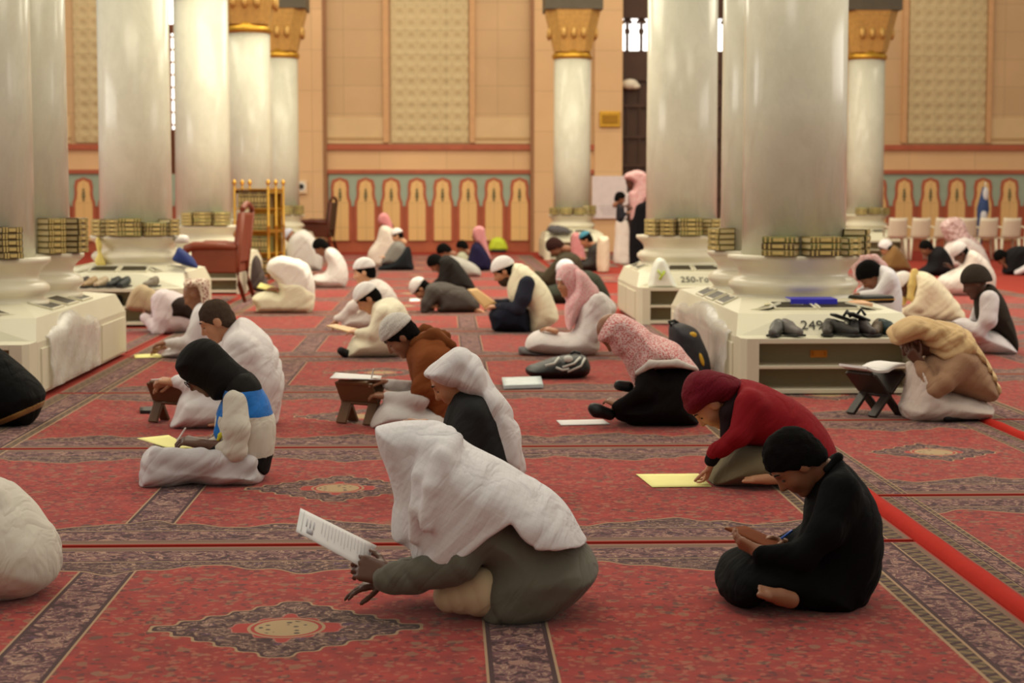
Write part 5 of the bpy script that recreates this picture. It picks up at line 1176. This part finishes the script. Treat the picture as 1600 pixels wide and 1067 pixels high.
def upright(cov, w_, d, h):
    bm = bmesh.new(); 
    for x in (-w_/2+.003, w_/2-.003): box(bm, (x, 0, h/2), (.005, d, h), mi=0)
    box(bm, (0, -d/2+.002, h/2), (w_, .006, h), mi=0, bev=.0); box(bm, (0, .004, h/2), (w_-.01, d-.01, h-.012), mi=2)
    for z in (.2, .8): box(bm, (0, -d/2-.001, h*z), (w_*.96, .004, .012), mi=1)
    box(bm, (0, -d/2-.001, h*.5), (w_*.6, .004, h*.3), mi=1)
    bmesh.ops.recalc_face_normals(bm, faces=bm.faces); me = bpy.data.meshes.new('book'); bm.to_mesh(me); bm.free()
    for m in (cov, M_gilt, M_page): me.materials.append(m)
    return me
UP = [upright(c, .056, .17, .25) for c in M_cov]; rt = Matrix.Rotation(bc.rotation_euler[2], 4, 'Z')
for row, z in enumerate((.07, .41, .75, 1.09)):
    for k in range(9):
        q = rt @ Vector((-BW/2+.075+.0585*k, -BD/2+.12, z+.001)); o = bpy.data.objects.new('book', UP[(row+k*k) % 3 if row else 1]); COL.objects.link(o)
        o.location = bc.location+q; o.rotation_euler = (0, 0, bc.rotation_euler[2]); tag(o, 'upright gilt book, %s along the %s shelf of the gold bookcase' % (ORD[k], ('bottom', 'second', 'third', 'top')[row]), 'book', 'books in the gold bookcase')
# ================================================================== CHAIRS
def armchair(c, rz, s, label, m, mseat):
    t = empty('armchair', c, rz, label, 'chair')   # faces local +x
    bm = bmesh.new(); box(bm, (0, 0, .43*s), (.60*s, .58*s, .14*s), bev=.03*s); bm_obj('seat', bm, mseat, t)
    bm = bmesh.new(); box(bm, (-.32*s, 0, .80*s), (.09*s, .60*s, .62*s), Matrix.Rotation(-.12, 3, 'Y'), bev=.025*s); bm_obj('backrest', bm, mseat, t)
    bm = bmesh.new(); pts = [(-.38*s, y*s, (1.14+.08*math.cos(y*5))*s) for y in np.linspace(-.30, .30, 9)]; tube(bm, pts, .035*s, 10); bm_obj('crest_rail', bm, m, t)
    for q in (-1, 1):
        bm = bmesh.new(); tube(bm, [(-.30*s, q*.31*s, .68*s), (-.05*s, q*.33*s, .70*s), (.22*s, q*.33*s, .70*s), (.32*s, q*.33*s, .66*s), (.33*s, q*.33*s, .60*s)], [.04*s, .05*s, .055*s, .055*s, .03*s], 12); bm_obj('armrest', bm, m, t)
        bm = bmesh.new(); box(bm, (-.02*s, q*.31*s, .52*s), (.56*s, .05*s, .30*s), bev=.012*s); bm_obj('side_panel', bm, m, t)
        for (x, dx, zt) in ((.26, .06, .50), (-.30, -.10, 1.12)):
            bm = bmesh.new(); tube(bm, [((x+dx)*s, q*.29*s, 0), ((x+dx*.3)*s, q*.29*s, .22*s), (x*s, q*.29*s, .45*s), ((x-(.08 if zt > 1 else 0))*s, q*.29*s, zt*s)], [.022*s, .03*s, .04*s, .034*s], 10); bm_obj('leg', bm, m, t)
    return t
g = ground(352, 474); armchair((g[0]-.12, g[1]+.3, .013), math.pi*.97, .98, 'large red-brown leather and wood armchair beside the gold bookcase', plain('mahogany', (124, 58, 34), .4, 0, .15, 8), plain('red_leather', (134, 62, 38), .5, 0, .15, 8))
g = ground(490, 398); armchair((g[0]+.05, g[1]+.3, .013), math.pi*.95, 1.0, 'distant dark wooden chair with black seat near the back wall', plain('dark_mahogany', (92, 44, 28), .4, 0, .15, 8), plain('black_leather', (40, 32, 30), .5, 0, .1, 8))
Mpl = plain('white_plastic', (222, 212, 188), .4, 0, .04, 5)
def chair_proto():
    t = empty('plastic_chair', (0, 0, 0), 0)   # faces local -y
    bm = bmesh.new(); box(bm, (0, 0, .43), (.36, .40, .03), bev=.012); bm_obj('seat', bm, Mpl, t)
    bm = bmesh.new(); sheet(bm, [(-.19, .20, .44), (.19, .20, .44), (.175, .30, .84), (-.175, .30, .84)], .02, curl=lambda a, b: -.05*math.sin(a*math.pi)-.02*b); bm_obj('backrest', bm, Mpl, t)
    for q in (-1, 1):
        bm = bmesh.new(); tube(bm, [(q*.185, .24, .64), (q*.20, .05, .66), (q*.20, -.16, .65), (q*.19, -.18, .45)], .018, 8); bm_obj('armrest', bm, Mpl, t)
        for y in (-.18, .20):
            bm = bmesh.new(); tube(bm, [(q*.165, y, .43), (q*.19, y*1.2, 0)], [.03, .022], 8); bm_obj('leg', bm, Mpl, t)
    return t
pc = chair_proto(); n = 0
for i, pxx in enumerate((1398, 1433, 1468, 1503, 1538, 1573, 1608)):
    o = pc if i == 0 else copy_tree(pc); q = ground(pxx, 407); o.location = (q[0], q[1], .013); o.rotation_euler = (0, 0, math.pi+R((i*37 % 7-3)*1.2))
    tag(o, 'white plastic chair by the back wall, %s from the left in its row' % ORD[i], 'chair', 'white plastic chairs at the right')
# furled blue and white cloth standing behind the chairs
q = ground(1549, 404); bm = bmesh.new(); tube(bm, [(-.07, 0, 0), (-.02, 0, .55), (.03, 0, 1.0), (.06, 0, 1.45)], [.05, .07, .13, .05], 12)
o = bm_obj('furled_parasol', bm, plain('blue_canvas', (54, 72, 116), .8, 0, .2, 6), None); o.location = (q[0], q[1]+.75, 0); tag(o, 'furled dark blue parasol standing behind the white chairs', 'parasol')
bm = bmesh.new(); ellipsoid(bm, (.06, -.06, 1.30), (.06, .05, .16)); ellipsoid(bm, (.02, -.10, .85), (.07, .04, .14)); bm_obj('white_panel', bm, plain('white_cloth', (214, 210, 212), .8), o); bm = bmesh.new(); tube(bm, [(.06, 0, 1.4), (.07, 0, 1.56)], .015, 8); bm_obj('tip', bm, Mpl, o)
# ================================================================== BAGS, SHOES, SMALL THINGS
def blob(name, T, anchor, shapes, mat, label, cat, h=.008, fold=.008, Y=None, k=.03, floor=.014, z0=0.0):
    """a soft thing (bag, garment) meshed like the clothes; anchor = its foot in crop pixels"""
    f_ = Fig.__new__(Fig); f_.T = T; ax = f_.px(*anchor); g_ = ground(*ax) if Y is None else atY(ax[0], ax[1], Y); g_[2] = 0; f_.o = g_; f_.rz = math.pi; f_.S = F_PX/g_[1]
    o = solid(name, union([f_.shape(s_) for s_ in shapes], k), h, mat, None, fold, (1, 0, .5), 24, int(anchor[0]) % 50, floor); o.location = tuple(g_); o.rotation_euler = (0, 0, math.pi); tag(o, label, cat); return o, f_
T = (800, 470, 4.85)
Mblk = plain('black_nylon', (22, 22, 22), .55, 0, .15, 30, .4, .3, 40)
o, f_ = blob('backpack', T, (350, 592), [('P', [(104, 525), (130, 495), (240, 455), (330, 425), (450, 405), (545, 415), (585, 470), (588, 530), (540, 575), (350, 590), (160, 575)], .07, .17)], Mblk, 'black backpack with white chevron stripes lying on the carpet', 'bag', .007, .008)
bm = bmesh.new()
for pts in ([(250, 487), (320, 470), (355, 425)], [(380, 500), (470, 470), (515, 425)], [(420, 535), (520, 490), (550, 430)], [(330, 500), (380, 520), (430, 510)]):
    tube(bm, [f_.L(x, y, .135 if y > 440 else .10)+np.array([0, .035, 0]) for x, y in pts], .009, 6)
ellipsoid(bm, f_.L(425, 440, .16), (.035, .02, .025)); bm_obj('white_stripes', bm, plain('white_trim', (200, 200, 192), .6), o)
bm = bmesh.new(); tube(bm, [f_.L(440, 405, 0), f_.L(470, 385, 0), f_.L(510, 395, 0), f_.L(520, 415, 0)], .01, 8); bm_obj('strap', bm, Mblk, o)
o, f_ = blob('backpack', T, (1400, 600), [('P', [(1195, 180), (1260, 165), (1330, 180), (1400, 220), (1440, 300), (1490, 420), (1505, 560), (1470, 600), (1300, 600), (1210, 480), (1190, 330)], .09, .16)], plain('dark_nylon', (42, 40, 46), .6, 0, .15, 30, .4, .3, 40), 'dark backpack with a small yellow patch standing against the 249 shelf', 'bag', .008, .008)
bm = bmesh.new(); ellipsoid(bm, f_.L(1370, 258, .14), (.030, .012, .022)); bm_obj('yellow_patch', bm, plain('yellow_patch', (214, 168, 50), .6), o); bm = bmesh.new(); ellipsoid(bm, f_.L(1438, 445, .165), (.014, .008, .05), Matrix.Rotation(.3, 3, 'Y')); bm_obj('yellow_strip', bm, plain('yellow_patch', (214, 168, 50), .6), o)
bm = bmesh.new(); tube(bm, [f_.L(1215, 200, .05), f_.L(1190, 160, .05), f_.L(1230, 150, .02), f_.L(1260, 170, 0)], .012, 8); bm_obj('handle', bm, Mblk, o)
# stack of papers / magazine on the carpet
a = [ground(784, 592, .03), ground(845, 590, .03), ground(849, 603, .03), ground(787, 605, .03)]
paper(a, plain('magazine', (196, 206, 208), .4, 0, .3, 9), 'thin pale magazine lying on the carpet by the black backpack', 'magazine', .022, 'magazine')
# dark pouch left of book rest
a = [ground(218, 638, .022), ground(256, 636, .022), ground(257, 644, .022), ground(219, 644, .022)]
paper(a, plain('black_pouch', (26, 22, 24), .5), 'flat black pouch on the carpet beside the dark book rest', 'pouch', .018, 'pouch')
# hi-vis bag by the wall
o, f_ = blob('bag', (540, 320, 3.636), (865, 270), [('P', [(820, 262), (822, 215), (845, 188), (885, 188), (910, 215), (916, 262)], .1, .18)], plain('hi_vis', (206, 226, 60), .6, 0, .12, 8), 'bright yellow-green bag on the floor before the wall arches', 'bag', .012, .01)
bm = bmesh.new(); box(bm, f_.L(868, 262, .12), (.34, .22, .06), bev=.02); bm_obj('dark_base', bm, Mblk, o)
# --- top of the 249 shelf : shoes, binder, papers
ZS = .373+.022
def shoe(c, rz, rgb, label, k=1.0, cat='shoe', sole=(40, 38, 36), group='shoes on the shelves'):
    t = empty('shoe', c, rz, label, cat, group)
    g_ = union([f_cone((-.08*k, 0, .05*k), (-.02*k, 0, .045*k), .036*k, .038*k), f_cone((-.02*k, 0, .04*k), (.10*k, 0, .028*k), .038*k, .026*k), f_cone((-.085*k, 0, .075*k), (-.04*k, 0, .07*k), .03*k, .03*k)], .02)
    hole = f_cone((-.07*k, 0, .12*k), (-.035*k, 0, .11*k), .026*k, .028*k)[0]; g2 = ((lambda P: smax(g_[0](P), -hole(P), .006)), g_[1], g_[2])
    solid('upper', g2, .006*k, plain('shoe', rgb, .55, 0, .2, 20), t, floor=.008)
    bm = bmesh.new(); box(bm, (0, 0, .008*k), (.25*k, .074*k, .015*k), bev=.006*k); bm_obj('sole', bm, plain('sole', sole, .7), t); return t
yf = 11.85
def on_shelf(px_, z=ZS): return atY(px_, 520, yf+.12)[0]
for i, (px_, rz, rgb, dy, label) in enumerate(((1212, 1.2, (92, 90, 86), 0, 'grey trainer with pale green lining at the left end of the 249 shelf'), (1238, 1.9, (106, 100, 96), .02, 'scuffed grey shoe, second from the left on the 249 shelf'), (1296, 1.3, (60, 54, 48), .04, 'dark round-toed shoe under the digits of the 249 shelf'), (1318, 2.2, (40, 36, 32), 0, 'black shoe right of the round-toed one on the 249 shelf'),
        (1336, 1.4, (34, 30, 30), .02, 'black shoe in the middle of the dark row on the 249 shelf'), (1354, 1.7, (44, 34, 34), 0, 'black boot with red-brown side on the 249 shelf'), (1372, 1.2, (82, 66, 48), .02, 'brown shoe near the right end of the 249 shelf'), (1392, 2.0, (22, 44, 46), 0, 'dark teal shoe at the right end of the 249 shelf'))):
    shoe((on_shelf(px_), yf+.13+dy, ZS), rz+math.pi, rgb, label, 1.05)
for px_, z, an, label in ((1322, .10, .5, 'black sandal lying on top of the shoes, left one'), (1345, .11, .7, 'black sandal lying on top of the shoes, right one')):
    c = Vector((on_shelf(px_), yf+.20, ZS+z)); t = empty('sandal', c, an, label, 'sandal', 'sandals on the shoe row'); bm = bmesh.new(); box(bm, (0, 0, .01), (.20, .07, .018), Matrix.Rotation(.3, 3, 'Y'), bev=.008); bm_obj('sole', bm, plain('black_shoe', (18, 20, 22), .5), t)
    bm = bmesh.new(); tube(bm, [(.03, -.035, .02), (.03, 0, .06), (.03, .035, .02)], .010, 8); bm_obj('strap', bm, plain('black_shoe', (18, 20, 22), .5), t)
o, f_ = blob('plastic_bag', (1180, 440, 5.615), (100, 700), [('P', [(0, 522), (30, 490), (110, 490), (200, 500), (210, 524), (100, 526)], .04, .07)], plain('green_plastic', (84, 150, 118), .35, 0, .2, 12), 'flattened green plastic bag under the grey trainers on the 249 shelf', 'bag', .006, .006, Y=yf+.10, floor=.3)
ZT = .545
c = atY(1267, 482, 12.75); b_ = empty('ring_binder', (c[0], 12.75, ZT+.004), R(-2), 'bright blue ring binder lying on top of the 249 shelf', 'binder')
bm = bmesh.new()
for z in (.004, .050): box(bm, (0, 0, z), (.33, .25, .006), bev=.002)
box(bm, (0, -.125, .027), (.33, .008, .05), bev=.003); bm_obj('cover', bm, plain('blue_cover', (52, 50, 190), .4, 0, .08), b_); bm = bmesh.new(); box(bm, (0, .005, .026), (.31, .23, .036)); bm_obj('paper_block', bm, Mpaper, b_)
pc_ = atY(1205, 480, 12.9); z = ZT+.014
paper([np.array([2.23, 12.62, z]), np.array([2.50, 12.60, z]), np.array([2.54, 12.85, z]), np.array([2.28, 12.90, z])], plain('pale_yellow', (232, 224, 176), .8, 0, .05), 'pale yellow papers on top of the 249 shelf, left of the blue binder', 'paper', .012, 'papers')
c = np.array([3.06, 12.95]); b_ = empty('zip_case', (c[0], c[1], ZT+.006), R(18), 'dark zipped case lying on the right of the 249 shelf top', 'case'); bm = bmesh.new(); box(bm, (0, 0, .03), (.28, .2, .055), bev=.02); bm_obj('shell', bm, Mblk, b_); bm = bmesh.new(); box(bm, (0, 0, .03), (.284, .204, .008), bev=.003); bm_obj('zip', bm, gold, b_)
paper([np.array([2.80, 12.62, z]), np.array([2.99, 12.60, z]), np.array([3.0, 12.78, z]), np.array([2.83, 12.80, z])], plain('peach_packet', (226, 180, 142), .7), 'small peach packet on the 249 shelf top right of the binder', 'packet', .022, 'packet', curl=lambda a, b: .02*math.sin(a*3)*math.sin(b*3))
q = atY(1279, 568, 12.094); bm = bmesh.new(); box(bm, (0, 0, 0), (.115, .004, .05), bev=.0015); tube(bm, [(-.04, -.001, .004), (-.035, -.004, .004)], .014, 12); tube(bm, [(.04, -.001, .004), (.035, -.004, .004)], .014, 12)
o = bm_obj('sticker', bm, plain('orange_sticker', (222, 138, 40), .6)); o.location = (q[0], 12.092, .262); tag(o, 'small orange sticker inside the upper opening of the 249 shelf', 'sticker')
# translucent plastic sheets and bags
mp = bpy.data.materials.new('clear_plastic'); mp.use_nodes = True; nb = mp.node_tree.nodes['Principled BSDF']; nb.inputs['Base Color'].default_value = (.82, .79, .76, 1); nb.inputs['Roughness'].default_value = .18; nb.inputs['Alpha'].default_value = .42
nx(mp); v_, x_, y_, z_ = coords(); bump(mp, nb, noise(v_, 9, 3, .6, 1.0), .5, .02)
def drape(name, path, z0, z1, label, x, s_):
    """a crumpled sheet hung over the top edge of a shelf side; path = (y0, y1)"""
    bm = bmesh.new(); n, m = 20, 14; g_ = {}
    for i in range(n+1):
        for j in range(m+1):
            a, b = i/n, j/m; y = path[0]+(path[1]-path[0])*a; L = b*.95
            if L < .38: xx, zz = x-s_*(.38-L), z1+.012+.05*(1-abs(2*a-1))*max(0, .38-L)
            else: xx, zz = x+s_*(.016+.02*(L-.38)), z1-(L-.38)*(z1-z0)/.57
            w_ = .012*math.sin(a*17+b*5)+.010*math.sin(b*13+a*7); hump = .10*math.exp(-((a-.5)/.22)**2)*max(0, 1-abs(L-.34)/.3)
            g_[i, j] = bm.verts.new((xx+s_*(abs(w_)+.2*hump), y, zz+(abs(w_) if L < .38 else 0)+hump))
    for i in range(n):
        for j in range(m): f_ = bm.faces.new((g_[i, j], g_[i+1, j], g_[i+1, j+1], g_[i, j+1])); f_.smooth = True
    o = bm_obj(name, bm, mp); md = o.modifiers.new('s', 'SOLIDIFY'); md.thickness = .003; tag(o, label, 'plastic sheet')
drape('plastic_sheet', (12.1, 13.8), .05, .40, 'crumpled clear plastic sheet over the corner of the far left shelf', LX+.72, 1)
drape('plastic_sheet', (12.35, 15.2), .06, .40, 'clear plastic sheet hanging down the side of the 249 shelf', RX-HX, -1)
T = (960, 320, 3.333)
o, f_ = blob('plastic_bag', T, (250, 700), [('P', [(180, 438), (178, 390), (200, 310), (230, 274), (265, 290), (300, 370), (325, 425), (310, 440), (250, 442)], .06, .11)], plain('white_bag', (232, 234, 220), .35, 0, .05, 8), 'white plastic bag with a green mark standing on the 250 shelf', 'bag', .008, .012, Y=18.38, floor=.396)
bm = bmesh.new(); tube(bm, [f_.L(235, 390, .13), f_.L(262, 345, .125)], .012, 6); tube(bm, [f_.L(225, 340, .12), f_.L(250, 370, .13)], .008, 6); bm_obj('green_mark', bm, plain('green_mark', (190, 212, 60), .5), o)
# left shelves : shoes and cloths
for i, (x, y, rz, rgb, lab) in enumerate(((-3.72, 11.68, 1.4, (34, 32, 34), 'black shoe on the far left shelf, by the frame edge'), (-3.60, 11.70, 1.8, (30, 30, 32), 'black shoe on the far left shelf, nearer the corner'))): shoe((x, y, ZS), rz+math.pi, rgb, lab)
YF = 19.5-1.25
for px_, rgb, lab in ((128, (52, 40, 30), 'dark brown shoe at the left end of the 281 shelf'), (140, (168, 140, 104), 'tan shoe next to the dark brown one on the 281 shelf'), (158, (176, 156, 126), 'beige shoe in the middle of the 281 shelf'), (178, (40, 42, 40), 'black shoe left of the tan hood on the 281 shelf'), (194, (38, 44, 42), 'greenish black shoe under the 281 digits'), (236, (116, 104, 88), 'grey-brown shoe right of the 281 digits')):
    q = atY(px_, 450, YF+.12); shoe((q[0], YF+.12, ZS), 1.5+math.pi+random.uniform(-.4, .4), rgb, lab, 1.05)
q = atY(184, 470, YF+.12); shoe((q[0], YF+.13, .207), 1.6+math.pi, (34, 36, 42), 'dark blue shoe inside the 281 shelf on its middle board')
T = (120, 330, 5.335)
blob('cloth', T, (190, 700), [('P', [(160, 440), (150, 400), (175, 350), (160, 260), (180, 215), (210, 290), (205, 350), (235, 440), (200, 460)], .04, .06)], plain('yellow_cloth', (226, 206, 120), .8, 0, .1, 8), 'yellow cloth hanging at the left of the 281 column', 'cloth', .009, .008, Y=19.1, floor=.525)
blob('jacket', T, (900, 700), [('P', [(800, 410), (820, 350), (850, 300), (900, 330), (960, 380), (1000, 440), (1000, 475), (900, 450)], .06, .12)], plain('blue_jacket_cloth', (34, 50, 110), .8, 0, .25, 6), 'dark blue jacket heaped on the 281 shelf beside the armchair', 'jacket', .009, .010, Y=18.95, floor=.525)
blob('bag', T, (875, 700), [('P', [(815, 265), (825, 215), (860, 198), (925, 205), (930, 260), (880, 272)], .05, .08)], plain('white_bag2', (232, 226, 220), .5, 0, .05, 8), 'small white bag hung at the right of the 281 column ledge', 'bag', .009, .008, Y=19.3, floor=.525)
T = (270, 270, 4.848)
blob('jacket', T, (660, 900), [('P', [(600, 870), (595, 700), (620, 630), (650, 640), (690, 760), (720, 840), (760, 880), (700, 905)], .07, .14)], plain('dark_jacket_cloth', (74, 62, 58), .85, 0, .25, 6), 'dark jacket hanging from the shelf right of the armchair', 'jacket', .010, .010, Y=24.1)
T = (840, 240, 5.336)
blob('bag', T, (180, 700), [('P', [(78, 630), (120, 598), (220, 610), (280, 645), (260, 672), (130, 672)], .08, .14)], plain('grey_bag', (84, 80, 82), .7, 0, .15, 8), 'dark grey bag lying on the far shelf left of the banner', 'bag', .012, .01, Y=36.3, floor=.525)
o, f_ = blob('bag', T, (550, 990), [('P', [(500, 985), (500, 720), (530, 692), (580, 690), (598, 740), (590, 985)], .1, .2)], plain('cream_bag', (222, 204, 178), .6, 0, .08, 8), 'cream bag standing on the floor right of the blue-capped person', 'bag', .012, .01)
